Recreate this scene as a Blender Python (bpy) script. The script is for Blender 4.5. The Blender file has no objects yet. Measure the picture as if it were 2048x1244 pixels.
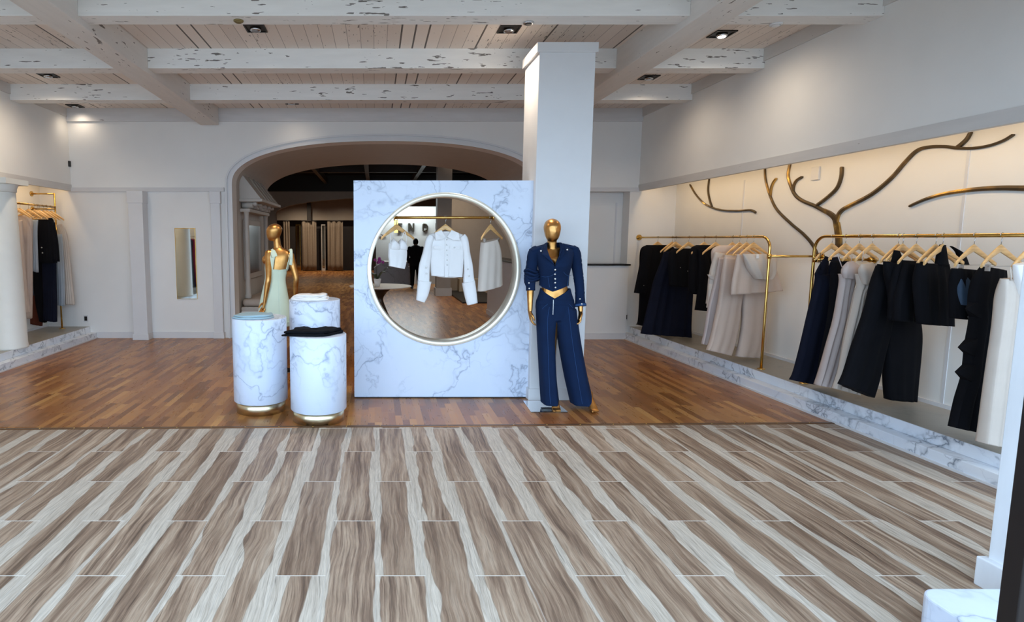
import bpy, math, random
from mathutils import Vector, Matrix, noise
random.seed(7)
R = math.radians; PI = math.pi
C = bpy.context.scene.collection
scene = bpy.context.scene

# ------------------------------------------------------------------ camera, world, exposure
F, CX, HY, PY, HC = 1150., 751., 478., 601., 1.61      # focal length (px of a 2048 wide frame), vanishing column, horizon row, principal row, eye height
TH = math.atan((PY - HY) / F); CT, ST = math.cos(TH), math.sin(TH)
cam = bpy.data.cameras.new('camera'); cam_o = bpy.data.objects.new('camera', cam); C.objects.link(cam_o)
cam_o.location = (0, 0, HC); cam_o.rotation_euler = (PI/2 - TH, 0, 0)
cam.sensor_width = 36; cam.lens = 36 * F / 2048
cam.shift_x = (1024 - CX) / 2048; cam.shift_y = -(622 - PY) / 2048
cam.clip_start = 0.05; cam.clip_end = 200
scene.camera = cam_o
scene.view_settings.view_transform = 'Standard'; scene.view_settings.look = 'None'
scene.view_settings.gamma = 1; scene.view_settings.use_curve_mapping = False
scene.view_settings.exposure = 0.14
W = bpy.data.worlds.new('world'); scene.world = W; W.use_nodes = True
bg = W.node_tree.nodes['Background']; bg.inputs[0].default_value = (0.56, 0.76, 1.0, 1); bg.inputs[1].default_value = 4.2
scene.cycles.max_bounces = 8; scene.cycles.diffuse_bounces = 5; scene.cycles.sample_clamp_indirect = 6

def area(name, loc, rot, sx, sy, power, col):
    l = bpy.data.lights.new(name, 'AREA'); l.shape = 'RECTANGLE'; l.size = sx; l.size_y = sy; l.energy = power; l.color = col
    o = bpy.data.objects.new(name, l); o.location = loc; o.rotation_euler = rot; C.objects.link(o); return o
def spot(name, loc, power, col, deg=80, blend=.8, target=None, r=.04):
    l = bpy.data.lights.new(name, 'SPOT'); l.energy = power; l.color = col; l.spot_size = R(deg); l.spot_blend = blend; l.shadow_soft_size = r
    o = bpy.data.objects.new(name, l); o.location = loc; C.objects.link(o)
    if target: o.rotation_euler = (Vector(target) - Vector(loc)).to_track_quat('-Z', 'Y').to_euler()
    return o
WARM = (1, .72, .40); SOFT = (1, .84, .66)

# ------------------------------------------------------------------ picture -> place
def ray(px, py):
    a = (px - CX) / F; b = (PY - py) / F
    return Vector((a, CT + b*ST, -ST + b*CT))
def onH(px, py, h=0):
    v = ray(px, py); return Vector((0, 0, HC)) + v * ((h - HC) / v.z)
def onY(px, py, y):
    v = ray(px, py); return Vector((0, 0, HC)) + v * (y / v.y)
def onX(px, py, x):
    v = ray(px, py); return Vector((0, 0, HC)) + v * (x / v.x)
def plane(O, phi):
    O = Vector(O); d = Vector((math.cos(phi), math.sin(phi), 0)); n = Vector((-math.sin(phi), math.cos(phi), 0))
    cc = Vector((0, 0, HC))
    def T(px, py):
        v = ray(px, py); k = (O - cc).dot(n) / v.dot(n); p = cc + v*k - O
        return p.dot(d), p.z
    return T

# ------------------------------------------------------------------ mesh helpers
class MB:
    def __init__(s): s.v = []; s.f = []; s.flat = set()
    def add(s, vs, fs, flat=False):
        b = len(s.v); s.v += [tuple(x) for x in vs]
        for f in fs:
            if flat: s.flat.add(len(s.f))
            s.f.append(tuple(b + i for i in f))
    def box(s, c, d, rz=0, rot=None):
        x, y, z = d[0]/2, d[1]/2, d[2]/2
        M = rot if rot else Matrix.Rotation(rz, 3, 'Z')
        vs = [M @ Vector((i*x, j*y, k*z)) + Vector(c) for i in (-1, 1) for j in (-1, 1) for k in (-1, 1)]
        s.add(vs, [(0,1,3,2),(4,6,7,5),(0,4,5,1),(2,3,7,6),(0,2,6,4),(1,5,7,3)], True); return s
    def bb(s, x0, x1, y0, y1, z0, z1): return s.box(((x0+x1)/2, (y0+y1)/2, (z0+z1)/2), (x1-x0, y1-y0, z1-z0))
    def rings(s, rs, cap=True, closed=True):
        n = len(rs[0]); b = len(s.v); s.v += [tuple(p) for r in rs for p in r]
        for i in range(len(rs)-1):
            for j in range(n if closed else n-1):
                a = b+i*n+j; c = b+i*n+(j+1) % n; s.f.append((a, c, c+n, a+n))
        if cap:
            s.flat.add(len(s.f)); s.f.append(tuple(b+j for j in range(n-1, -1, -1)))
            s.flat.add(len(s.f)); s.f.append(tuple(b+(len(rs)-1)*n+j for j in range(n)))
        return s
    def tube(s, pts, r, n=10, cap=True, ry=None, up=None):
        pts = [Vector(p) for p in pts]; rs = []
        N = None
        for i, p in enumerate(pts):
            t = (pts[min(i+1, len(pts)-1)] - pts[max(i-1, 0)]).normalized()
            if N is None:
                N = Vector(up) if up else (Vector((0,0,1)) if abs(t.z) < .9 else Vector((0,1,0)))
            N = (N - t*N.dot(t)).normalized(); B = t.cross(N)
            ra = r[i] if isinstance(r, (list, tuple)) else r
            rb = ra if ry is None else (ry[i] if isinstance(ry, (list, tuple)) else ry)
            rs.append([p + N*ra*math.cos(2*PI*k/n) + B*rb*math.sin(2*PI*k/n) for k in range(n)])
        return s.rings(rs, cap)
    def lathe(s, prof, c=(0,0,0), n=48, sx=1, sy=1):
        rs = [[(c[0]+r*sx*math.cos(2*PI*k/n), c[1]+r*sy*math.sin(2*PI*k/n), c[2]+z) for k in range(n)] for r, z in prof]
        return s.rings(rs, True)
    def prism(s, poly, y0, y1):          # polygon in x,z pushed along y
        n = len(poly); vs = [(x, y0, z) for x, z in poly] + [(x, y1, z) for x, z in poly]
        s.add(vs, [tuple(range(n)), tuple(range(2*n-1, n-1, -1))] + [(i, i+n, (i+1) % n + n, (i+1) % n) for i in range(n)], True); return s
    def sphere(s, c, r, n=14, m=9):
        rx, ry, rz = (r, r, r) if not isinstance(r, (tuple, list)) else r
        rs = [[(c[0]+rx*math.sin(PI*(i+.02)/(m+.04))*math.cos(2*PI*k/n), c[1]+ry*math.sin(PI*(i+.02)/(m+.04))*math.sin(2*PI*k/n), c[2]-rz*math.cos(PI*(i+.02)/(m+.04))) for k in range(n)] for i in range(m+1)]
        return s.rings(rs, True)
    def build(s, name, mat, parent=None, smooth=False, bevel=0, label=None, loc=None):
        me = bpy.data.meshes.new(name); me.from_pydata(s.v, [], s.f); me.update()
        if smooth:
            for i, p in enumerate(me.polygons): p.use_smooth = i not in s.flat
        me.materials.append(mat)
        o = bpy.data.objects.new(name, me); C.objects.link(o)
        if parent: o.parent = parent
        if bevel:
            m = o.modifiers.new('bevel', 'BEVEL'); m.width = bevel; m.segments = 2; m.limit_method = 'ANGLE'
        if label: o['label'] = label
        if loc is not None: o.location = loc
        return o
def thing(name, label, cat, loc=(0,0,0), rz=0, group=None):
    o = bpy.data.objects.new(name, None); o.empty_display_size = .1; C.objects.link(o)
    o.location = loc; o.rotation_euler = (0, 0, rz); tag(o, label, cat, group); return o
def tag(o, label, cat, group=None):
    o['label'] = label; o['category'] = cat
    if group: o['group'] = group
    return o
def struct(o, label=None):
    o['kind'] = 'structure'
    if label: o['label'] = label
    return o
def catmull(pts, k=6):
    P = [Vector(p) for p in pts]; out = []
    for i in range(len(P)-1):
        p0 = P[max(i-1, 0)]; p1 = P[i]; p2 = P[i+1]; p3 = P[min(i+2, len(P)-1)]
        for j in range(k):
            t = j/k; out.append(.5*((2*p1)+(p2-p0)*t+(2*p0-5*p1+4*p2-p3)*t*t+(3*p1-p0-3*p2+p3)*t**3))
    out.append(P[-1]); return out

# ------------------------------------------------------------------ materials
def lin(c):
    if isinstance(c, str): c = tuple(int(c[i:i+2], 16)/255 for i in (0, 2, 4))
    return tuple((x/12.92 if x <= .04045 else ((x+.055)/1.055)**2.4) for x in c) + (1,)
class NT:
    def __init__(s, name):
        s.m = bpy.data.materials.new(name); s.m.use_nodes = True; s.t = s.m.node_tree; s.b = s.t.nodes['Principled BSDF']; s.c = None
    def n(s, typ, **kw):
        o = s.t.nodes.new(typ)
        for k, v in kw.items():
            if k.startswith('i'): s.set(o, int(k[1:]), v)
            else: setattr(o, k, v)
        return o
    def set(s, o, i, v):
        if isinstance(v, bpy.types.NodeSocket): s.t.links.new(v, o.inputs[i])
        else: o.inputs[i].default_value = v
    def math(s, op, a, b=0, c=None, clamp=False):
        o = s.n('ShaderNodeMath', operation=op, use_clamp=clamp); s.set(o, 0, a); s.set(o, 1, b)
        if c is not None: s.set(o, 2, c)
        return o.outputs[0]
    def pos(s):
        if not s.c: s.c = s.n('ShaderNodeNewGeometry').outputs['Position']
        return s.c
    def obj(s): return s.n('ShaderNodeTexCoord').outputs['Object']
    def map(s, v, sc=(1,1,1), loc=(0,0,0)):
        o = s.n('ShaderNodeMapping'); s.set(o, 0, v); o.inputs['Scale'].default_value = sc; o.inputs['Location'].default_value = loc; return o.outputs[0]
    def noise(s, v, scale=5., detail=4., rough=.5, dist=0., w=None):
        o = s.n('ShaderNodeTexNoise')
        if w is not None: o.noise_dimensions = '4D'; s.set(o, 'W', w) if False else s.t.links.new(w, o.inputs['W'])
        s.t.links.new(v, o.inputs['Vector']); o.inputs['Scale'].default_value = scale; o.inputs['Detail'].default_value = detail
        o.inputs['Roughness'].default_value = rough; o.inputs['Distortion'].default_value = dist; return o.outputs[0]
    def ramp(s, f, stops):
        o = s.n('ShaderNodeValToRGB'); s.set(o, 0, f); e = o.color_ramp.elements
        while len(e) < len(stops): e.new(.5)
        for k, (p, c) in enumerate(stops): e[k].position = p; e[k].color = lin(c) if isinstance(c, str) else (c, c, c, 1)
        return o.outputs[0]
    def mix(s, f, a, b, typ='MIX'):
        o = s.n('ShaderNodeMix', data_type='RGBA', blend_type=typ)
        s.set(o, 0, f); s.set(o, 6, a if isinstance(a, bpy.types.NodeSocket) else lin(a)); s.set(o, 7, b if isinstance(b, bpy.types.NodeSocket) else lin(b)); return o.outputs[2]
    def sep(s, v):
        o = s.n('ShaderNodeSeparateXYZ'); s.set(o, 0, v); return o.outputs
    def comb(s, x, y, z=0.):
        o = s.n('ShaderNodeCombineXYZ'); s.set(o, 0, x); s.set(o, 1, y); s.set(o, 2, z); return o.outputs[0]
    def white(s, v):
        o = s.n('ShaderNodeTexWhiteNoise'); s.set(o, 0, v); return o.outputs
    def bump(s, h, st=.2, d=.01):
        o = s.n('ShaderNodeBump'); o.inputs['Strength'].default_value = st; o.inputs['Distance'].default_value = d
        s.t.links.new(h, o.inputs['Height']); s.t.links.new(o.outputs[0], s.b.inputs['Normal'])
    def out(s, col=None, rough=.5, metal=0., spec=None, trans=0., emit=None, es=1., coat=0., sheen=0.):
        b = s.b.inputs
        if col is not None: s.set(s.b, 'Base Color', col) if False else (s.t.links.new(col, b['Base Color']) if isinstance(col, bpy.types.NodeSocket) else setattr(b['Base Color'], 'default_value', lin(col)))
        if isinstance(rough, bpy.types.NodeSocket): s.t.links.new(rough, b['Roughness'])
        else: b['Roughness'].default_value = rough
        b['Metallic'].default_value = metal
        if spec is not None: b['Specular IOR Level'].default_value = spec
        b['Transmission Weight'].default_value = trans; b['Coat Weight'].default_value = coat; b['Sheen Weight'].default_value = sheen
        if emit is not None: b['Emission Color'].default_value = lin(emit); b['Emission Strength'].default_value = es
        return s.m
def plain(name, col, rough=.6, var=.04, scale=6., **kw):
    k = NT(name); n = k.noise(k.pos(), scale, 3)
    v = k.ramp(n, [(.3, 1-var), (.7, 1.0)])
    c = k.mix(1., col, v, 'MULTIPLY')
    return k.out(c, rough, **kw)
def marble(name, base='d6dfee', vein='7f8ca3', top='c6d1e2', scale=1., off=(0,0,0), seed=0., amount=1.):
    k = NT(name); p = k.map(k.pos(), (scale,)*3, off)
    w1 = k.n('ShaderNodeTexNoise'); k.t.links.new(p, w1.inputs['Vector']); w1.inputs['Scale'].default_value = 1.6; w1.inputs['Detail'].default_value = 5
    q = k.n('ShaderNodeVectorMath', operation='MULTIPLY_ADD'); k.t.links.new(w1.outputs['Color'], q.inputs[0]); q.inputs[1].default_value = (.95,)*3; k.t.links.new(p, q.inputs[2])
    def veins(sc, width, det=3):
        n = k.noise(q.outputs[0], sc, det, .55)
        a = k.math('ABSOLUTE', k.math('SUBTRACT', n, .5))
        return k.ramp(a, [(0., 1.), (width, .35), (width*3.2, 0.)])
    mask = k.ramp(k.noise(p, 1.7, 2), [(.42, 0.), (.62, 1.)])
    v = k.math('MULTIPLY', veins(1.35, .007), k.math('MULTIPLY_ADD', mask, .8, .3))
    v2 = k.math('MULTIPLY', veins(3.1, .009), k.math('MULTIPLY', mask, .5))
    v3 = k.math('MULTIPLY', veins(.8, .004, 5), .9)
    cloud = k.ramp(k.noise(q.outputs[0], 1.1, 4), [(.35, 0.), (.75, 1.)])
    c = k.mix(k.math('MULTIPLY', cloud, .7), base, top)
    f = k.math('MULTIPLY', k.math('MAXIMUM', v, k.math('MAXIMUM', v2, v3)), amount, clamp=True)
    c = k.mix(f, c, vein)
    return k.out(c, .32, spec=.4)
def painted(name, axis, col='eae8e4', dark='4b4038', amt=.66, sc=1., rough=.62):
    """white painted old timber with flecks of bare wood running along one axis"""
    k = NT(name); s3 = [40., 40., 40.]; s3[axis] = 6.
    fl = k.noise(k.map(k.pos(), tuple(x*sc for x in s3)), 1., 2.5, .6)
    m = k.noise(k.map(k.pos(), (1,1,1), (3.1, .7, 2.)), 1.1, 3.)
    thr = k.math('MULTIPLY_ADD', m, -.42, amt + .245)
    f = k.math('GREATER_THAN', fl, thr)
    g = k.ramp(k.noise(k.map(k.pos(), tuple(x*.5 for x in s3)), 1., 4), [(.3, .93), (.7, 1.)])
    c = k.mix(1., col, g, 'MULTIPLY'); c = k.mix(k.math('MULTIPLY', f, .85), c, dark)
    k.bump(k.math('SUBTRACT', g, k.math('MULTIPLY', f, .4)), .25, .004)
    return k.out(c, rough)

M = {}
M['wall'] = plain('white_wall_paint', 'e6e4df', .7, .05, 2.)
M['wall_far'] = plain('white_panel_paint', 'e5e3df', .62, .04, 2.)
M['trim'] = plain('white_gloss_trim', 'd6d5d5', .42, .03)
M['beam_x'] = painted('painted_cross_beam', 0, amt=.645)
M['beam_y'] = painted('painted_long_beam', 1, col='dfdad4', amt=.67)
M['fascia'] = painted('painted_fascia', 1, col='cfcbc6', amt=.74)
M['fascia_x'] = painted('painted_far_fascia', 0, col='d2d0cf', amt=.74)
M['post'] = painted('painted_post', 2, col='e2e6ea', amt=.69)
M['jamb'] = plain('passage_paint', 'b9b2a9', .65, .05)
M['cream'] = plain('cream_column_paint', 'e6e5dd', .55, .04)
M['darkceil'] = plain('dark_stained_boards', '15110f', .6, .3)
M['darkbeam'] = plain('dark_beam', '2c2520', .55, .2)
M['back_wall'] = plain('taupe_wall_paint', '9b9083', .7, .06)
M['curtain'] = plain('taupe_curtain_cloth', '8a7a68', .85, .15, 20.)
M['marble'] = marble('white_veined_marble', amount=.8)
M['marble_step'] = marble('stepped_marble', base='e6e8ea', vein='5f6875', scale=1.15, off=(2.3, 1.1, .4), amount=.9)
M['marble_desk'] = marble('grey_desk_marble', base='8b8a8c', vein='5b5a5e', top='6e6d70', scale=.9)
M['plat_top'] = marble('greige_stone_top', base='9c968a', vein='6b665e', top='857f74', scale=.8, amount=.5)
M['chrome'] = plain('chrome_steel', 'c9ccd0', .15, .02, metal=1.)
M['black'] = plain('black_plastic', '111111', .45, .1)
M['blacktop'] = plain('black_counter_top', '0c0c0e', .25, .1)
M['doorblack'] = plain('dark_bronze_frame', '0d0709', .4, .1)
M['mirror'] = plain('mirror_glass', 'd8dcd8', .03, .01, metal=1.)
M['leather'] = plain('taupe_cushion', 'b3a598', .7, .08)
k = NT('gold_skin'); n = k.noise(k.obj(), 14., 3); M['gold'] = k.out(k.ramp(n, [(.3, 'bd8748'), (.7, 'd5a163')]), .36, 1.)
k = NT('brass_tube'); n = k.noise(k.obj(), 9., 3); M['brass'] = k.out(k.ramp(n, [(.3, 'c8a055'), (.7, 'd9b46c')]), .2, 1.)
k = NT('brushed_brass_band'); n = k.noise(k.map(k.obj(), (1,1,90)), 3., 3); M['band'] = k.out(k.ramp(n, [(.3, 'd8c8a2'), (.7, 'e8dcbd')]), .28, 1.)
k = NT('antique_brass_strip'); n = k.noise(k.pos(), 2.2, 3, .6); M['branch'] = k.out(k.ramp(n, [(.48, '5e5241'), (.56, '786449'), (.64, 'c9a258')]), k.ramp(n, [(.5, .5), (.64, .25)]), .85)
k = NT('ring_frame_metal'); M['ring'] = k.out('efe8d6', .25, .35)
k = NT('hanger_wood'); n = k.noise(k.map(k.obj(), (4, 30, 30)), 2., 4); M['hanger'] = k.out(k.ramp(n, [(.3, 'c79656'), (.7, 'e6bd83')]), .38, 0., coat=.3)
M['steel'] = plain('hook_steel', 'b8b8b8', .25, .02, metal=1.)
def cloth(name, col, var=.12, rough=.9, fine=260., sheen=.0, spec=.2):
    k = NT(name); n = k.noise(k.obj(), 7., 4); f = k.noise(k.obj(), fine, 1)
    v = k.ramp(n, [(.3, 1-var), (.7, 1.)]); c = k.mix(1., col, v, 'MULTIPLY')
    k.bump(f, .12, .002)
    return k.out(c, rough, spec=spec, sheen=sheen)
M['denim'] = cloth('indigo_denim', '0d2140', .18)
M['denim_thread'] = cloth('denim_stitching', '2c4a75', .05)
M['blk'] = cloth('black_fabric', '0f0f13', .2, spec=.12)
M['navy'] = cloth('navy_fabric', '151826', .2, spec=.12)
M['white_c'] = cloth('off_white_denim', 'e8e6e4', .05)
M['cream_c'] = cloth('cream_fabric', 'c4b1a3', .06)
M['ivory_c'] = cloth('ivory_fabric', 'c7bbaf', .06)
M['pink_c'] = cloth('pale_blush_fabric', 'bfb1ab', .06)
M['mint'] = cloth('mint_green_fabric', 'cfdfcb', .05, .75)
M['sage'] = cloth('grey_blue_fabric', '9ab2bb', .08)
M['greyblue'] = cloth('light_wash_fabric', 'a3aab0', .08)
M['rust'] = cloth('rust_brown_fabric', '572a1c', .12)
M['slate'] = cloth('slate_blue_fabric', '3b4b5e', .12)
M['red'] = cloth('crimson_fabric', '8a1230', .12)
M['btn'] = plain('pearl_button', 'd6d6d2', .25, .02, metal=.7)
k = NT('glass_plate'); M['glass'] = k.out('dceefa', .02, 0., trans=1.)
k = NT('window_glass'); k.b.inputs['IOR'].default_value = 1.02; M['pane'] = k.out('ffffff', 0., 0., trans=1.)
def glow(name, col, s): k = NT(name); return k.out('000000', .5, emit=col, es=s)
M['lamp'] = glow('lamp_bulb', 'fff2dd', 30.)
M['led'] = glow('led_strip', 'ffd7a0', 5.)

# ceiling boards along Y
def boards(name):
    k = NT(name); X_, Y_, Z_ = k.sep(k.pos())
    u = k.math('MULTIPLY', k.math('ADD', X_, 20.), 1/.135); fr = k.math('FRACT', u); idn = k.math('FLOOR', u)
    gap = k.math('LESS_THAN', fr, .045)
    wn = k.white(k.comb(idn, 0., 3.))[0]
    wide = k.math('MULTIPLY', k.math('GREATER_THAN', wn, .94), k.math('LESS_THAN', fr, .13))
    q = k.comb(X_, Y_, idn)
    fl = k.noise(k.map(q, (52., 8., 7.)), 1., 2.5, .6)
    m = k.noise(k.map(k.pos(), (1,1,1)), 1.3, 3)
    f = k.math('GREATER_THAN', fl, k.math('MULTIPLY_ADD', m, -.42, .895))
    c = k.mix(wn, 'ddd2c8', 'e9dfd5')
    c = k.mix(k.math('MULTIPLY', gap, .55), c, '4a3c34'); c = k.mix(k.math('MULTIPLY', k.math('MAXIMUM', f, wide), .85), c, '2a211c')
    k.bump(k.math('SUBTRACT', 1., gap), .4, .004)
    return k.out(c, .65)
M['boards'] = boards('painted_ceiling_boards')
# long wood-look tiles
def tile_floor():
    k = NT('wood_look_tile'); X_, Y_, Z_ = k.sep(k.pos()); TW, TL = .24, 1.08
    u = k.math('MULTIPLY', k.math('ADD', X_, 24.), 1/TW); col = k.math('FLOOR', u); fu = k.math('FRACT', u)
    odd = k.math('MODULO', col, 2.)
    v = k.math('ADD', k.math('MULTIPLY', k.math('ADD', Y_, 30*TL - 2.602), 1/TL), k.math('MULTIPLY', odd, .5)); row = k.math('FLOOR', v); fv = k.math('FRACT', v)
    wn = k.n('ShaderNodeTexWhiteNoise'); k.set(wn, 0, k.comb(col, row, 1.)); r1 = wn.outputs[0]; rc = k.sep(wn.outputs[1])
    lx = k.math('MULTIPLY', fu, TW); ly = k.math('MULTIPLY', fv, TL)
    q = k.comb(lx, ly, k.math('MULTIPLY', r1, 60.))
    rd = k.sep(k.white(k.comb(row, col, 7.))[1])
    def wave(off, sc):
        n = k.noise(k.map(q, (.4, sc, 1.), (off, off, off)), 1., 2.5, .45); return k.math('SUBTRACT', n, .5)
    wa, wb = wave(3.3, 2.6), wave(9.1, 2.2)
    amp = k.math('MULTIPLY_ADD', rd[0], .5, .15)
    # brown heartwood core between two pale sapwood edges
    L_ = k.math('ADD', k.math('MULTIPLY_ADD', rc[0], .34, -.02), k.math('MULTIPLY', wa, amp))
    R_ = k.math('ADD', k.math('MULTIPLY_ADD', rc[1], -.34, 1.02), k.math('MULTIPLY', wb, amp))
    pale = k.math('MAXIMUM', k.ramp(k.math('MULTIPLY_ADD', k.math('SUBTRACT', fu, L_), -1., .5), [(.49, 0.), (.51, 1.)]), k.ramp(k.math('ADD', k.math('SUBTRACT', fu, R_), .5), [(.49, 0.), (.51, 1.)]))
    qq = k.n('ShaderNodeVectorMath', operation='ADD'); k.set(qq, 0, q); k.t.links.new(k.comb(k.math('MULTIPLY', k.math('ADD', wa, k.math('MULTIPLY', wb, .5)), .06), 0., 0.), qq.inputs[1])
    g0 = k.noise(k.map(qq.outputs[0], (17., 1.1, 1.)), 1., 2, .5, .6)
    g1 = k.noise(k.map(qq.outputs[0], (60., 1.7, 1.)), 1., 6, .68)
    g2 = k.noise(k.map(qq.outputs[0], (170., 9., 1.)), 1., 3, .6)
    gm = k.math('ADD', k.math('MULTIPLY', g0, .45), k.math('MULTIPLY', g1, .55))
    brown = k.ramp(gm, [(.34, '57463a'), (.43, '7d6655'), (.52, 'a38b75'), (.64, 'c0ab95')])
    brown = k.mix(k.math('MULTIPLY', rd[1], .42), brown, '705846')
    light = k.ramp(g1, [(.3, 'a6998a'), (.55, 'c2b6a6'), (.75, 'd0c6b8')])
    c = k.mix(pale, brown, light)
    edge = k.math('MULTIPLY', k.math('MULTIPLY', pale, k.math('SUBTRACT', 1., pale)), 2.2, clamp=True)
    c = k.mix(edge, c, '7d6a59')
    c = k.mix(1., c, k.ramp(g2, [(.32, .76), (.62, 1.06)]), 'MULTIPLY')
    crack = k.ramp(k.noise(k.map(qq.outputs[0], (95., 2.2, 1.), (5., 2., 1.)), 1., 3, .6), [(.33, .62), (.39, 1.)])
    c = k.mix(1., c, crack, 'MULTIPLY')
    gx = k.math('MAXIMUM', k.math('LESS_THAN', lx, .0035), k.math('GREATER_THAN', lx, TW-.0015))
    gy = k.math('LESS_THAN', ly, .007)
    c = k.mix(k.math('MULTIPLY', gx, .55), c, 'b5aca1'); c = k.mix(k.math('MULTIPLY', gy, .85), c, 'd6d0c6')
    return k.out(c, k.ramp(g2, [(.3, .42), (.7, .5)]), spec=.35)
M['tile'] = tile_floor()
def parquet(name, a='7a4a20', b='a5703a', c3='bd8a4e'):
    k = NT(name); X_, Y_, Z_ = k.sep(k.pos()); TW = .062
    u = k.math('MULTIPLY', k.math('ADD', X_, 24.), 1/TW); col = k.math('FLOOR', u); fu = k.math('FRACT', u)
    off = k.white(k.comb(col, 5., 0.))[0]
    v = k.math('ADD', k.math('MULTIPLY', k.math('ADD', Y_, 50.), 1/.46), k.math('MULTIPLY', off, 7.)); row = k.math('FLOOR', v); fv = k.math('FRACT', v)
    r = k.white(k.comb(col, row, 2.))[0]
    q = k.comb(X_, Y_, k.math('MULTIPLY', r, 40.))
    g = k.noise(k.map(q, (60., 5., 1.)), 1., 3, .6)
    base = k.ramp(r, [(0., a), (.35, '925b2e'), (.7, b), (.93, 'af7740'), (1., c3)])
    c = k.mix(1., base, k.ramp(g, [(.3, .88), (.7, 1.06)]), 'MULTIPLY')
    gap = k.math('MAXIMUM', k.math('LESS_THAN', fu, .03), k.math('LESS_THAN', fv, .008))
    c = k.mix(k.math('MULTIPLY', gap, .12), c, '4a2a14')
    return k.out(c, k.ramp(g, [(.3, .26), (.7, .36)]), spec=.5)
M['parquet'] = parquet('oak_parquet')

# ------------------------------------------------------------------ the room
FY = 9.3; XL, XR = -4.85, 4.2; CEIL = 3.648; SOF = 2.37          # far wall, bulkhead faces, ceiling height, niche soffit
NXL, NXR = -5.36, 4.80; EZ = onH(751, 854)[1]; Y0 = 2.35; PLAT = .19
BACK = 30.5; V2 = 12.0
floor = MB().bb(-9, 9, EZ, BACK, -.1, 0).build('floor', M['parquet']); struct(floor, 'glossy orange brown strip parquet floor')
# junction is very slightly skewed in the photo: the tile edge follows it
e0, e1 = onH(0, 860), onH(1640, 848)
sl = (e1.y-e0.y)/(e1.x-e0.x)
def ey(x): return e0.y + sl*(x-e0.x)
t = MB(); t.add([(-9, -3, -.1), (9, -3, -.1), (9, ey(9), -.1), (-9, ey(-9), -.1), (-9, -3, .002), (9, -3, .002), (9, ey(9), .002), (-9, ey(-9), .002)],
      [(0,3,2,1),(4,5,6,7),(0,1,5,4),(1,2,6,5),(2,3,7,6),(3,0,4,7)], True)
struct(t.build('floor', M['tile']), 'wood-look tile floor of long planks with pale wavy bands')
t = MB(); a, b = Vector((-5.3, ey(-5.3), 0)), Vector((4.1, ey(4.1), 0))
t.add([a+Vector((0,-.012,0)), b+Vector((0,-.012,0)), b+Vector((0,.045,0)), a+Vector((0,.045,0)), a+Vector((0,.0,.007)), b+Vector((0,0,.007)), b+Vector((0,.035,.007)), a+Vector((0,.035,.007))],
      [(0,3,2,1),(4,5,6,7),(0,1,5,4),(1,2,6,5),(2,3,7,6),(3,0,4,7)], True)
strip = t.build('trim_1', plain('dark_threshold_metal', '6d4f36', .4, .1, metal=.4)); struct(strip, 'thin brown threshold strip between the tile and the parquet')
sc_ = MB()
for i in range(30):
    x = -4.6 + i*.29; sc_.sphere((x, ey(x)+.017, .007), (.007, .007, .003), 8, 4)
sc_.build('screw', M['brass'], strip, True)
struct(MB().bb(-14, 14, -14, 2., -.16, -.1).build('floor', plain('pavement', 'd2d0ca', .9)), 'pavement outside')
struct(MB().bb(-9, 9, 1.2, FY+.02, CEIL, CEIL+.1).build('ceiling', M['boards']), 'white painted plank ceiling with peeling flecks')
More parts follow.
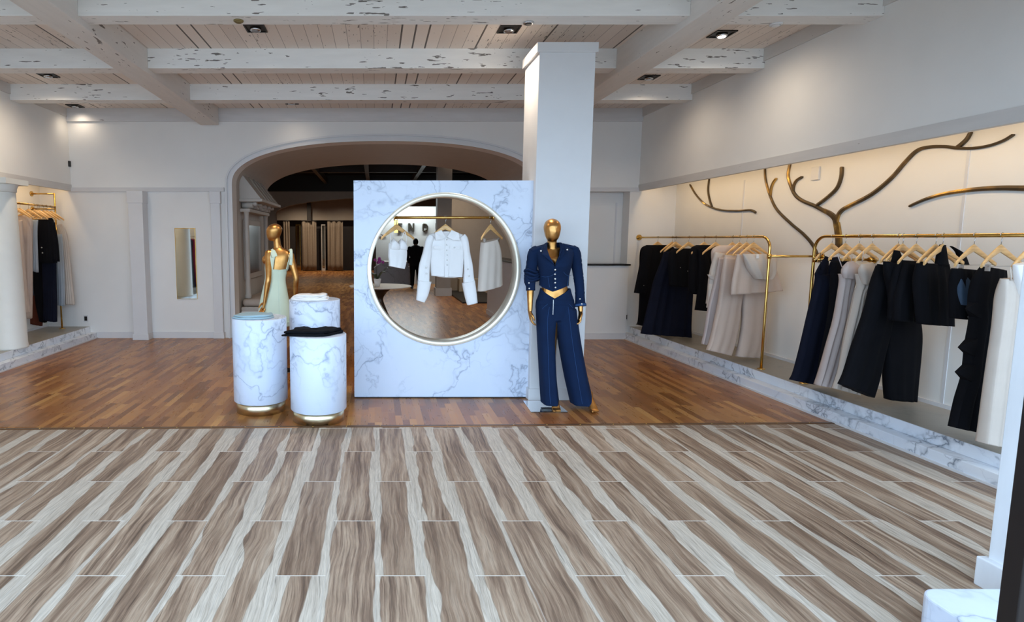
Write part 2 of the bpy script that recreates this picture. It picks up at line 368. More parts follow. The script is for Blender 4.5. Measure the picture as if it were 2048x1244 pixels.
# side bulkheads (upper walls) and niches behind them
for side, X, NX in (('left', XL, NXL), ('right', XR, NXR)):
    sg = -1 if side == 'left' else 1
    x0, x1 = sorted((X, X + sg*.9))
    w = MB().bb(x0, x1, Y0, FY, SOF+.14, CEIL).bb(*sorted((X, X+sg*.05)), Y0, FY, SOF, SOF+.14); struct(w.build('wall_%s' % side, M['wall']), 'white upper wall over the %s clothing niche' % side)
    x0, x1 = sorted((X - sg*.012, X + sg*.03))
    struct(MB().bb(x0, x1, Y0, FY-.0, SOF-.001, SOF+.1).build('trim_2', M['fascia']), 'worn painted board along the lower edge of the %s upper wall' % side)
    x0, x1 = sorted((X - sg*.02, X + sg*.02))
    struct(MB().bb(x0, x1, Y0, FY, CEIL-.13, CEIL).build('trim_3', M['fascia']), 'painted board at the top of the %s upper wall' % side)
    x0, x1 = sorted((NX, NX + sg*.2))
    struct(MB().bb(x0, x1, Y0, FY+.4, -.02, SOF+.3).build('wall_%s_niche' % side, M['wall']), 'white back wall of the %s clothing niche' % side)
    x0, x1 = sorted((X - sg*.15, NX + sg*.1))
    # vertical board joints, skirting
    b_ = MB()
    for y in ((4.75, 7.6) if side == 'right' else (5.5, 7.5)): b_.bb(*sorted((NX - sg*.006, NX+sg*.01)), y-.012, y+.012, PLAT, SOF)
    b_.build('trim_4', M['trim'])['kind'] = 'structure'
    struct(MB().bb(*sorted((NX - sg*.015, NX+sg*.01)), Y0, FY, PLAT, PLAT+.035).build('baseboard_%s' % side, M['trim']), 'narrow skirting on the %s niche wall above the marble step' % side)
    # marble step platform
    pl = thing('marble_platform', 'two-step white marble platform along the %s wall under the hanging clothes' % side, 'platform', (4.03 if sg > 0 else -4.55, 0, 0))
    w0 = abs(NX) - abs(pl.location.x) - .012
    a_, b_2 = sorted((0, sg*w0)); MB().bb(a_, b_2, Y0+.25, FY, 0, .095).build('lower_step', M['marble_step'], pl, bevel=.004)
    a_, b_2 = sorted((sg*.11, sg*w0)); MB().bb(a_, b_2, Y0+.25, FY, .095, PLAT).build('upper_step', M['marble_step'], pl, bevel=.004)
    MB().bb(*sorted((sg*.114, sg*w0)), Y0+.26, FY-.01, PLAT-.002, PLAT+.001).build('platform_top', M['plat_top'], pl, label='greige stone top')
    MB().bb(*sorted((-sg*.012, sg*.0)), Y0+.25, FY, 0, .018).build('edge_strip', M['trim'], pl)
    # warm light strip hidden behind the bulkhead
    lx = X + sg*.07
    ls = MB().bb(lx-.010, lx+.010, Y0+.3, FY-.1, SOF+.12, SOF+.135).build('cove_light', M['led'])
    tag(ls, 'warm strip light under the edge of the %s upper wall' % side, 'light')
    area('cove_%s' % side, (lx+sg*.02, (Y0+FY)/2, SOF+.11), (0, R(-12*sg), 0), .03, FY-Y0-.5, 13, WARM)
# niche end wall on the right (turns back at the far wall), left likewise
# far wall with arch
def arch(off=0., n=40, y=FY):
    xl, xr, zs, za = -2.277-off, 2.58+off, 2.473, 3.142+off
    a = (xr-xl)/2; cx = (xl+xr)/2; b = za-zs; e = 2.3; out = []
    for i in range(n+1):
        t = PI*(1-i/n); c_, s_ = math.cos(t), math.sin(t)
        out.append((cx + a*math.copysign(abs(c_)**(2/e), c_), zs + b*abs(s_)**(2/e)))
    return out
AR = arch()
def arch_wall(mb, prof, xa, xb, ztop, y0, y1):
    mb.bb(xa, prof[0][0], y0, y1, 0, ztop) if prof[0][0] > xa else None
    if xb > prof[-1][0]: mb.bb(prof[-1][0], xb, y0, y1, 0, ztop)
    for (x0, z0), (x1, z1) in zip(prof[:-1], prof[1:]):
        if x1-x0 < 1e-5: continue
        vs = [(x0,y0,z0),(x1,y0,z1),(x1,y0,ztop),(x0,y0,ztop),(x0,y1,z0),(x1,y1,z1),(x1,y1,ztop),(x0,y1,ztop)]
        mb.add(vs, [(0,1,2,3),(7,6,5,4),(0,4,5,1),(3,2,6,7)], True)
# left half down to the floor, right of the arch only above the counter
w = MB(); P_ = arch()
w.bb(-7, P_[0][0], FY, FY+.25, 0, CEIL)
for (x0, z0), (x1, z1) in zip(P_[:-1], P_[1:]):
    vs = [(x0,FY,z0),(x1,FY,z1),(x1,FY,CEIL),(x0,FY,CEIL),(x0,FY+.25,z0),(x1,FY+.25,z1),(x1,FY+.25,CEIL),(x0,FY+.25,CEIL)]
    w.add(vs, [(0,1,2,3),(7,6,5,4),(0,4,5,1)], True)
w.bb(P_[-1][0], 6.5, FY, FY+.25, SOF, CEIL); w.bb(4.06, 6.5, FY, FY+.25, 0, SOF)
w.bb(P_[-1][0], 2.75, FY, FY+.25, 1.21, SOF)
struct(w.build('wall_back', M['wall_far']), 'white far wall with a wide flattened arch')
# moulding round the arch
def sweep(off0, off1, y0, y1, name, mat, lab):
    a = [(-2.277-off0, 0)] + arch(off0) + [(2.58+off0, 0)]; b = [(-2.277-off1, 0)] + arch(off1) + [(2.58+off1, 0)]
    mb = MB(); n = len(a); mb.v = [(x, y0, z) for x, z in a] + [(x, y0, z) for x, z in b] + [(x, y1, z) for x, z in a] + [(x, y1, z) for x, z in b]
    for i in range(n-1):
        mb.f += [(i, i+1, n+i+1, n+i), (n+i, n+i+1, 3*n+i+1, 3*n+i), (2*n+i, 2*n+i+1, i+1, i)]
    o = mb.build(name, mat); struct(o, lab)
sweep(0, .05, FY-.045, FY, 'trim_5', M['trim'], 'bright inner moulding of the white arch')
sweep(.05, .085, FY-.012, FY, 'trim_6', M['trim'], 'flat groove band of the white arch moulding')
sweep(.085, .115, FY-.035, FY, 'trim_7', M['trim'], 'thin outer bead of the white arch moulding')
# upper fascia boards
fas = MB().bb(XL, -2.41, FY-.03, FY, SOF-.01, SOF+.055); fas.bb(2.75, XR, FY-.03, FY, SOF-.01, SOF+.055)
struct(fas.build('trim_8', M['fascia_x']), 'worn painted rail along the far wall above the panels')
struct(MB().bb(XL, XR, FY-.035, FY, CEIL-.2, CEIL).build('trim_9', M['fascia_x']), 'painted board along the top of the far wall')
# pilasters on the left of the far wall
def pil(px0, px1, d):
    x0 = onY(px0, 560, FY).x; x1 = onY(px1, 560, FY).x
    m = MB().bb(x0, x1, FY-d, FY, .0, SOF-.01).bb(x0-.015, x1+.015, FY-d-.015, FY, 0, .1).bb(x0-.012, x1+.012, FY-d-.012, FY, SOF-.2, SOF-.012)
    return m
p = pil(273, 301, .2); struct(p.build('trim_10', M['trim'], bevel=.004), 'white pilaster between the two recessed panels of the far wall')
p = pil(428, 446, .07); struct(p.build('trim_11', M['trim'], bevel=.004), 'white pilaster beside the arch')
struct(MB().bb(XL+.3, onY(273, 560, FY).x, FY-.018, FY, 0, .1).bb(onY(301, 560, FY).x, onY(428, 560, FY).x, FY-.018, FY, 0, .1).build('baseboard_back', M['trim']), 'white baseboard along the far wall')
struct(MB().bb(2.75, 6.5, 9.56, 9.7, 0, CEIL).build('wall_behind_counter', M['wall_far']), 'white wall behind the half wall counter')
struct(MB().bb(onY(1231, 450, 9.56).x-.012, onY(1231, 450, 9.56).x+.012, 9.548, 9.56, 0, 2.2).build('trim_12', M['trim']), 'vertical joint in the wall behind the counter')

# cross beams and long beams
YB = [1.95, 3.45, 4.971, 6.44, 7.865]; BH = .205
BX = [(-2.741, -2.458), (2.60, 2.90)]
n_ = 20
for i, (a_, b_2) in enumerate(BX):
    struct(MB().bb(a_, b_2, 1.3, FY-.04, 3.385, CEIL).build('trim_%d' % n_, M['beam_y'], bevel=.006), 'long white painted ceiling beam running front to back on the %s' % ('left', 'right')[i]); n_ += 1
for j, y in enumerate(YB):
    for k_, (a_, b_2) in enumerate(((XL, BX[0][0]), (BX[0][1], BX[1][0]), (BX[1][1], XR))):
        struct(MB().bb(a_, b_2, y, y+.2, CEIL-BH, CEIL+.01).build('trim_%d' % n_, M['beam_x'], bevel=.005), 'white painted cross beam with dark wood flecks, %s bay' % ('left', 'middle', 'right')[k_]); n_ += 1
# storefront: header, glazed sides
struct(MB().bb(-9, 9, Y0-.2, Y0, 2.95, CEIL).build('wall_front', M['wall']), 'header wall over the open storefront')
struct(MB().bb(-9, -4.7, Y0-.2, Y0, 0, 2.95).build('wall_front_left', M['wall']), 'front wall')
struct(MB().bb(4.9, 9, Y0-.2, Y0, 0, 2.95).build('wall_front_right', M['wall']), 'front wall')
# back rooms
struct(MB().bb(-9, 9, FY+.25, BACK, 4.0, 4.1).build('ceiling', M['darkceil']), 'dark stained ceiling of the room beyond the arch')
struct(MB().bb(-9.1, -9, FY, BACK, 0, 4.1).build('wall_left_rear', M['back_wall'])); struct(MB().bb(9, 9.1, FY, BACK, 0, 4.1).build('wall_right_rear', M['back_wall']))
struct(MB().bb(-9, 9, BACK, BACK+.1, 0, 4.1).build('wall_rear', M['back_wall']), 'taupe rear wall')
# tunnel (passage) behind the arch
w = MB()
for (x0, z0), (x1, z1) in zip(P_[:-1], P_[1:]):
    vs = [(x0,FY+.25,z0),(x1,FY+.25,z1),(x1,V2,z1),(x0,V2,z0),(x0,FY+.25,z0+.2),(x1,FY+.25,z1+.2),(x1,V2,z1+.2),(x0,V2,z0+.2)]
    w.add(vs, [(0,3,2,1),(4,5,6,7)])
struct(w.build('ceiling_passage', M['jamb'], smooth=False), 'curved taupe vault of the passage')
w = MB()
w.bb(-9, P_[0][0], V2, V2+.1, 0, 4.0)
for (x0, z0), (x1, z1) in zip(P_[:-1], P_[1:]):
    vs = [(x0,V2,z0),(x1,V2,z1),(x1,V2,4.),(x0,V2,4.),(x0,V2+.1,z0),(x1,V2+.1,z1),(x1,V2+.1,4.),(x0,V2+.1,4.)]
    w.add(vs, [(0,1,2,3),(7,6,5,4),(0,4,5,1)], True)
w.bb(P_[-1][0], 9, V2, V2+.1, 2.6, 4.0)
struct(w.build('wall_passage', M['jamb']), 'inner end of the arched passage')
wl = MB().bb(-2.6, -2.277, FY+.25, V2, 0, 2.48); struct(wl.build('wall_passage_left', M['jamb']), 'left side wall of the arched passage')

# ------------------------------------------------------------------ rectangular column and marble display panel
cy = onH(1100, 800).y
cx0 = onY(1068, 478, cy).x; cx1 = onY(1177, 478, cy).x; cd = .52
col = thing('square_column', 'white square column rising to the beam behind the denim mannequin', 'column', ((cx0+cx1)/2, cy+cd/2, 0))
wd = cx1-cx0
MB().bb(-wd/2, wd/2, -cd/2, cd/2, 0, 3.44).build('shaft', M['trim'], col, bevel=.004)
MB().bb(-wd/2-.015, wd/2+.015, -cd/2-.015, cd/2+.015, 0, .12).build('base', M['trim'], col, bevel=.004)
MB().bb(-wd/2-.025, wd/2+.02, -cd/2-.02, cd/2+.02, 3.36, 3.45).build('capital', M['trim'], col, bevel=.004)

py = onH(887, 796).y; PT = .16
q0 = onY(706, 361, py); q1 = onY(1068.5, 361, py); qb = onY(710, 796, py); qb1 = onY(1062, 796, py)
px0, px1, pz0, pz1 = (q0.x+qb.x)/2, (q1.x+qb1.x)/2, .0, q0.z
rc_ = onY(887.5, 540.5, py); rr = (onY(1041, 540, py).x - onY(734.5, 540, py).x)/2
pan = thing('marble_display_panel', 'large white marble panel with a round opening standing before the column', 'display panel', ((px0+px1)/2, py, 0))
hw = (px1-px0)/2; hx, hz, hr = rc_.x-pan.location.x, rc_.z, rr-.03
mb = MB(); N_ = 128; cin, cout = [], []
for i in range(N_):
    a_ = 2*PI*i/N_; c_, s_ = math.cos(a_), math.sin(a_)
    cin.append((hx+hr*c_, hz+hr*s_))
    ts = [((hw-hx)/c_ if c_ > 0 else (-hw-hx)/c_) if abs(c_) > 1e-6 else 1e9, ((pz1-hz)/s_ if s_ > 0 else (.012-hz)/s_) if abs(s_) > 1e-6 else 1e9]
    t_ = min(ts); cout.append((hx+t_*c_, hz+t_*s_))
# snap nearest rays to the corners
for X_, Z_ in ((hw, pz1), (-hw, pz1), (-hw, .012), (hw, .012)):
    i = min(range(N_), key=lambda j: (cout[j][0]-X_)**2+(cout[j][1]-Z_)**2); cout[i] = (X_, Z_)
mb.v = [(x, 0, z) for x, z in cin]+[(x, 0, z) for x, z in cout]+[(x, PT, z) for x, z in cin]+[(x, PT, z) for x, z in cout]
for i in range(N_):
    j = (i+1) % N_
    mb.f += [(i, j, N_+j, N_+i), (2*N_+j, 2*N_+i, 3*N_+i, 3*N_+j), (N_+i, N_+j, 3*N_+j, 3*N_+i), (j, i, 2*N_+i, 2*N_+j)]
mb.build('marble_slab', M['marble'], pan)
mb = MB(); rs = []
ro, ri = rr, rr-.042
for i in range(N_):
    a_ = 2*PI*i/N_; c_, s_ = math.cos(a_), math.sin(a_)
    rs.append([(hx+r_*c_, y_, hz+r_*s_) for r_, y_ in ((ro, .01), (ro, -.014), (ro-.006, -.02), (ri+.004, -.02), (ri, -.014), (ri, PT+.014), (ri+.004, PT+.02), (ro, PT+.02), (ro, PT-.01))])
rs.append(rs[0]); mb.rings(rs, False); mb.build('ring_frame', M['ring'], pan, True)
MB().bb(-hw+.01, hw-.01, .01, PT-.01, 0, .014).build('foot_shadow_gap', M['black'], pan, label='dark recessed foot under the slab')
MB().bb(hw+.001, hw+.014, -.006, .006, 0.0, pz1+.02).build('edge_strip', M['ring'], pan)
# hanging rail inside the ring
ry = py - .0
rl = onY(776, 436, ry+.06); rrr = onY(994.5, 434.5, ry+.06)
def ringx(z): return math.sqrt(max(ri**2-(z-hz)**2, 0))
zr = (rl.z+rrr.z)/2; X0_, X1_ = rc_.x-ringx(zr), rc_.x+ringx(zr)
rail = thing('hanging_rail', 'short gold rail across the round opening holding three hangers', 'clothes rail', ((X0_+X1_)/2, ry+.06, zr))
hl = (X1_-X0_)/2
MB().tube([(-hl, 0, 0), (hl, 0, 0)], .014, 12).build('rail', M['brass'], rail, True)
for sg in (-1, 1): MB().tube([(sg*(hl-.012), 0, 0), (sg*hl, 0, 0)], .028, 16).build('end_socket', M['brass'], rail, True)
MB().bb(-hl+.005, -hl+.045, .03, .04, -.15, -.02).build('bracket_plate', M['brass'], rail)

# ------------------------------------------------------------------ wooden hangers
def hanger_parts(root, bar=False, clips=False):
    pts = [(0, 0, .016)]
    for i in range(9):
        a_ = R(100 - i*30); pts.append((.017*math.cos(a_), 0, .0+.017*math.sin(a_)))
    pts = [(.017*math.cos(R(a_)), 0, .017*math.sin(R(a_))) for a_ in range(200, -80, -20)] + [(.004, 0, -.03), (0, 0, -.068)]
    MB().tube(pts, .0022, 6).build('hook', M['steel'], root, True)
    mb = MB(); top, bot = [], []
    for i in range(-12, 13):
        u = i/12; x = .212*u; z = -.062 - .132*abs(u)**1.05
        h_ = .034*(1-abs(u)) + .020 + (.006 if abs(u) > .9 else 0); top.append((x, z)); bot.append((x, z-h_))
    n = len(top)
    rs = []
    for i in range(n):
        (x, z), (_, z2) = top[i], bot[i]; y_ = -.02*(abs(x)/.212)**2; t_ = .0065
        rs.append([(x, y_-t_, z-.004), (x, y_-t_*.4, z), (x, y_+t_*.4, z), (x, y_+t_, z-.004), (x, y_+t_, z2+.004), (x, y_+t_*.4, z2), (x, y_-t_*.4, z2), (x, y_-t_, z2+.004)])
    mb.rings(rs, True); mb.build('shoulder_bar', M['hanger'], root, True)
    if bar: MB().tube([(-.19, -.016, -.208), (.19, -.016, -.208)], .0055, 8).build('trouser_bar', M['hanger'], root, True)
    if clips:
        MB().tube([(-.19, -.016, -.21), (.19, -.016, -.21)], .0018, 6).build('clip_rod', M['steel'], root, True)
        for x in (-.14, .14): MB().box((x, -.016, -.224), (.016, .022, .034)).build('clip', M['steel'], root)
protos = {}
def hanger(loc, rz, label, kind='plain', group=None):
    if kind not in protos:
        t_ = thing('clothes_hanger', label, 'hanger', loc, rz, group); hanger_parts(t_, kind == 'bar', kind == 'clips'); protos[kind] = t_; return t_
    src = protos[kind]; r_ = src.copy(); C.objects.link(r_); r_.location = loc; r_.rotation_euler = (0, 0, rz); r_['label'] = label
    if 'group' in r_: del r_['group']
    if group: r_['group'] = group
    for ch in src.children:
        c_ = ch.copy(); C.objects.link(c_); c_.parent = r_
    return r_

# ------------------------------------------------------------------ garments: a closed cloth body lofted between two sides
def loft(mb, T, rows, dep=.03, amp=.008, nf=4, seed=0, N=36, sub=6, y0=0., conv=True, pw=.55):
    rnd = random.Random(seed); ph = rnd.random()*6; ph2 = rnd.random()*6; P0 = []
    for r_ in rows:
        a_ = T(r_[0], r_[1]) if conv else (r_[0], r_[1]); b_ = T(r_[2], r_[3]) if conv else (r_[2], r_[3]); P0.append((Vector((a_[0], 0, a_[1])), Vector((b_[0], 0, b_[1])), r_[4] if len(r_) > 4 else dep))
    A = catmull([p[0] for p in P0], sub); B = catmull([p[1] for p in P0], sub); D = [x.x for x in catmull([Vector((p[2], 0, 0)) for p in P0], sub)]
    rs = []
    for i, (a_, b_, d_) in enumerate(zip(A, B, D)):
        g = i/(len(A)-1); m = (a_+b_)/2; h = (b_-a_)/2; ring = []
        for k_ in range(N):
            th = 2*PI*k_/N; u = math.cos(th); s_ = math.sin(th); s_ = math.copysign(abs(s_)**pw, s_)
            f_ = amp*(.25+.75*g)*(math.sin(nf*PI*u + ph + g*1.3) + .5*math.sin((nf*1.7+1)*PI*u + ph2 - g*.8))
            p = m + h*u; ring.append((p.x, y0 + d_*s_ + f_*(1-.3*abs(u)), p.z))
        rs.append(ring)
    mb.rings(rs, True); return mb
def buttons(T, pts, parent, y, r=.007, name='button', mat='btn'):
    for x_, y_ in pts:
        X_, Z_ = T(x_, y_)
        MB().sphere((X_, y, Z_), (r, .004, r), 10, 5).build(name, M[mat], parent, True)
def strap(mb, T, pts, y, r=.004, ry=.0015): return mb.tube([(T(*p)[0], y, T(*p)[1]) for p in pts], r, 8, ry=ry, up=(1,0,0))

def garment(name, label, cat, hook, phi, group=None):
    t_ = thing(name, label, cat, hook, phi, group); return t_, plane(hook, phi)

# three pieces on the rail
DY = ry+.06
def on_rail(px): p = onY(px, 435.5, DY); return Vector((p.x, DY, zr))
hanger(on_rail(793.5) + Vector((0, 0, .0)), R(38), 'wooden hanger holding the white camisole at the left of the round opening')
h = on_rail(793.5); g, T = garment('camisole', 'white camisole top with thin straps hanging in the round opening', 'top', h, R(20))
mb = loft(MB(), T, [(778, 486, 810, 489), (777, 500, 813, 503), (777, 512, 812.5, 514), (778, 522, 811, 527), (778, 532, 808, 538)], .045, .004, 3, 1)
mb.build('body', M['white_c'], g, True)
mb = MB(); loft(mb, T, [(786, 477.5, 787, 477.5, .006), (781, 483, 792, 483.5, .05), (778.5, 491, 797, 492, .06), (779, 498, 797, 500, .045)], .05, .0, 1, 2, y0=-.012, sub=4)
mb.build('cup', M['white_c'], g, True); mb = MB()
loft(mb, T, [(802, 477.5, 803, 477.5, .006), (797.5, 483, 808, 484, .05), (795, 491, 812, 492, .06), (796, 498, 812.5, 500, .045)], .05, .0, 1, 3, y0=-.012, sub=4)
mb.build('cup', M['white_c'], g, True)
for l_, y_ in (([(779.5, 487), (778.5, 470), (779, 462)], -.03), ([(787, 478.5), (784, 468), (781, 461)], .0), ([(803, 478.5), (806, 470), (808, 464)], .0), ([(810, 490), (811, 474), (807, 463)], -.03)):
    strap(MB(), T, l_, y_).build('strap', M['white_c'], g, True)
hanger(on_rail(891), R(4), 'wooden hanger inside the collar of the white jacket in the round opening').scale = (.8, 1, 1)
h = on_rail(891); g, T = garment('cropped_jacket', 'cropped off-white denim jacket with wide collar and long cuffed sleeves in the round opening', 'jacket', h, R(0))
mb = loft(MB(), T, [(880, 463, 903, 463, .05), (866, 466, 919, 467, .055), (857, 471, 928, 472, .065), (857, 490, 929, 491, .075), (859, 515, 927, 516, .075), (860.5, 538, 925.5, 541, .07), (862, 551, 924.5, 554, .07)], .05, .004, 3, 4)
mb.build('body', M['white_c'], g, True)
loft(MB(), T, [(862, 550, 924, 552.5, .066), (876, 553.8, 912, 555.3, .06)], .05, .0, 3, 4, y0=.01, sub=3).build('back_hem', M['white_c'], g, True)
for nm, rows in (('sleeve', [(858, 468, 869, 476, .05), (851, 478, 864, 492, .055), (845, 505, 862, 512, .055), (838, 529, 859, 534, .05), (836, 548, 858.5, 558, .05), (834.5, 566, 858.5, 574, .046)]),
                 ('sleeve', [(916, 476, 929, 468, .05), (922, 492, 935, 478, .055), (925, 512, 939, 505, .055), (927, 534, 944, 529, .05), (926, 558, 947, 556, .05), (927, 575, 949.5, 566, .046)])):
    s_ = loft(MB(), T, rows, .045, .003, 2, 5, y0=-.02).build(nm, M['white_c'], g, True)
    rows = [(835.5, 560, 862.5, 563, .058), (833, 585, 856, 590, .05), (832, 599, 849, 604.5, .045)] if rows[0][0] < 880 else [(923.5, 566, 948.5, 560, .058), (928, 590, 952, 585, .05), (933.5, 609.5, 954, 604.5, .045)]
    loft(MB(), T, rows, .05, .0, 2, 5, y0=-.024).build('cuff', M['white_c'], s_, True)
for pts in ([(881, 460.5), (868, 465.5), (869, 480), (881, 478.5), (889.5, 474)], [(901, 460.5), (914, 466), (916.5, 480.5), (903, 480), (892, 474)]):
    mb = MB(); q = [T(*p) for p in pts]; mb.add([(x, -.088-(.02 if i_ in (1, 2, 3) else 0), z) for i_, (x, z) in enumerate(q)]+[(x, -.070, z) for x, z in q], [tuple(range(5)), tuple(range(9, 4, -1))]+[(i, i+5, (i+1) % 5+5, (i+1) % 5) for i in range(5)])
    mb.build('collar', M['white_c'], g)
for x0_, x1_ in ((866, 885), (898, 917)):
    mb = MB(); q = [T(x0_, 492), T(x1_, 492), T(x1_, 497), T((x0_+x1_)/2, 500), T(x0_, 497)]; mb.add([(x, -.086, z) for x, z in q]+[(x, -.072, z) for x, z in q], [tuple(range(5)), tuple(range(9, 4, -1))]+[(i, i+5, (i+1) % 5+5, (i+1) % 5) for i in range(5)])
    mb.build('pocket_flap', M['white_c'], g)
q0_, q1_ = T(888.5, 478), T(894.5, 553); MB().bb(q0_[0], q1_[0], -.084, -.07, q1_[1], q0_[1]).build('button_placket', M['white_c'], g)
buttons(T, [(891.5, 479), (891.5, 489.5), (891.5, 500), (892, 509.5), (892, 519), (892.5, 529)], g, -.088)
buttons(T, [(906.5, 495), (851, 534), (851.5, 546), (933, 537), (935, 550.5)], g, -.088, .008)
hanger(on_rail(981.5), R(50), 'wooden hanger with clips holding the ivory skirt at the right of the round opening', 'clips')
h = on_rail(981.5); g, T = garment('wrap_skirt', 'ivory asymmetric wrap skirt clipped to a hanger at the right of the round opening', 'skirt', h, R(30))
loft(MB(), T, [(965, 485, 992, 478.5), (963, 503, 999, 500), (961, 530, 1001.5, 525), (959, 560, 1002, 550), (957.5, 583, 1002.5, 570)], .06, .008, 3, 6).build('body', M['ivory_c'], g, True)

# ------------------------------------------------------------------ pedestals with folded clothes
def pedestal(px, pyf, R_, top, label, topname=None):
    f = onH(px, pyf); rb = R_-.022; c = Vector((f.x*(f.y+rb)/f.y, f.y+rb, 0))
    t_ = thing('round_pedestal', label, 'pedestal', c)
    MB().lathe([(R_-.004, .105), (R_, .109), (R_, top-.004), (R_-.004, top)], n=72).build('marble_drum', M['marble'], t_, True)
    MB().lathe([(rb, 0.0), (rb, .107)], n=72).build('brass_base', M['band'], t_, True, label='brushed brass plinth')
    return c
pF = pedestal(638, 853.6, .25, .775, 'shortest round marble pedestal at the front, under the folded black top')
pL = pedestal(523, 833.5, .25, .885, 'round marble pedestal on the left, under the folded grey-blue top')
tmpY = onY(625, 604, 5.5)
f = Vector((-.60, 5.64, 0))
t_ = thing('round_pedestal', 'tallest round marble pedestal at the back, under the folded white top', 'pedestal', f); pB = f
PBH = onY(625, 603.6, 5.39).z
MB().lathe([(.246, .105), (.25, .109), (.25, PBH-.004), (.246, PBH)], n=72).build('marble_drum', M['marble'], t_, True)
MB().lathe([(.228, 0), (.228, .107)], n=72).build('brass_base', M['band'], t_, True, label='brushed brass plinth')
def folded(name, label, cat, c, top, outline, thick, mat, seed, layers=2, extra=None):
    """folded garment: stacked crumpled slabs; outline is local x,y metres"""
    t_ = thing(name, label, cat, (c.x, c.y, top+.001)); rnd = random.Random(seed)
    for L in range(layers):
        pts = catmull([Vector((x*(1-.07*L), y*(1-.1*L), 0)) for x, y in outline+[outline[0]]], 5)[:-1]
        n = len(pts); cx_ = sum((p.x for p in pts))/n; cy_ = sum((p.y for p in pts))/n; rs = []
        z0_ = L*thick
        def hgt(x, y): return .012*noise.noise(Vector((x*9+seed, y*14, L*3.1))) + .006*noise.noise(Vector((x*25, y*30, seed)))
        for s_, zz in ((.0, 0), (.97, 0), (1., .25), (1., .7), (.96, 1.), (.8, 1.), (.6, 1.), (.4, 1.), (.2, 1.)):
            ring = []
            for p in pts:
                x = cx_+(p.x-cx_)*max(s_, .02); y = cy_+(p.y-cy_)*max(s_, .02)
                ring.append((x, y, z0_ + (thick+max(-thick*.5, hgt(x, y)))*zz))
            rs.append(ring)
        MB().rings(rs, True).build('fold' if L else 'lower_fold', M[mat], t_, True)
    return t_
folded('folded_top', 'grey-blue ribbed top folded on the left pedestal', 'clothing', pL + Vector((-.03, -.03, 0)), .885, [(-.2, -.08), (-.08, -.16), (.1, -.13), (.17, -.02), (.13, .12), (-.02, .16), (-.15, .11)], .017, 'sage', 3)
folded('folded_top', 'white ruffled top folded on the tallest pedestal', 'clothing', pB + Vector((-.03, -.05, 0)), PBH, [(-.19, -.05), (-.06, -.15), (.15, -.11), (.17, .03), (.16, .12), (-.03, .09), (-.16, .04)], .018, 'white_c', 5, 3)
folded('folded_top', 'black cropped top with a small zip lying on the front pedestal', 'clothing', pF + Vector((-.03, -.02, 0)), .775, [(-.27, -.13), (-.1, -.15), (.1, -.15), (.2, -.02), (.25, .07), (.1, .17), (.0, .05), (-.1, .17), (-.2, .12), (-.2, -.0)], .022, 'blk', 9, 2)

# ------------------------------------------------------------------ figures
def capsule(mb, pts, n=14, k=4):
    """pts: (x,y,z,ra,rb) joints; rounded chain"""
    P = catmull([Vector(p[:3]) for p in pts], k); RA = [v.x for v in catmull([Vector((p[3], 0, 0)) for p in pts], k)]; RB = [v.x for v in catmull([Vector(((p[4] if len(p) > 4 else p[3]), 0, 0)) for p in pts], k)]
    d0 = (P[0]-P[1]).normalized(); d1 = (P[-1]-P[-2]).normalized(); r0, r1 = RA[0], RA[-1]
    P = [P[0]+d0*r0*.9, P[0]+d0*r0*.6] + P + [P[-1]+d1*r1*.6, P[-1]+d1*r1*.9]
    RA = [RA[0]*.35, RA[0]*.8]+RA+[RA[-1]*.8, RA[-1]*.35]; RB = [RB[0]*.35, RB[0]*.8]+RB+[RB[-1]*.8, RB[-1]*.35]
    mb.tube(P, RA, n, True, RB, up=(1, 0, .01))
def remeshed(mb, name, mat, parent, voxel=.006, smooth=4, label=None):
    o = mb.build(name, mat, parent, True)
    m = o.modifiers.new('r', 'REMESH'); m.mode = 'VOXEL'; m.voxel_size = voxel; m.use_smooth_shade = True
    s = o.modifiers.new('s', 'SMOOTH'); s.factor = .5; s.iterations = smooth
    bpy.context.view_layer.update()
    ev = o.evaluated_get(bpy.context.evaluated_depsgraph_get()); me = bpy.data.meshes.new_from_object(ev)
    o.modifiers.clear(); old = o.data; o.data = me; bpy.data.meshes.remove(old)
    if not me.materials: me.materials.append(mat)
    if label: o['label'] = label
    return o
def torso(mb, rows, n=28):
    """rows (z, cx, cy, rx, ry, power)"""
    rs = []; A = catmull([Vector(r[:3]) for r in rows], 4); B = catmull([Vector((r[3], r[4], 0)) for r in rows], 4)
    for a_, b_ in zip(A, B):
        rs.append([(a_[1]+b_[0]*math.cos(2*PI*k_/n), a_[2]+b_[1]*math.sin(2*PI*k_/n), a_[0]) for k_ in range(n)])
    mb.rings(rs, True)
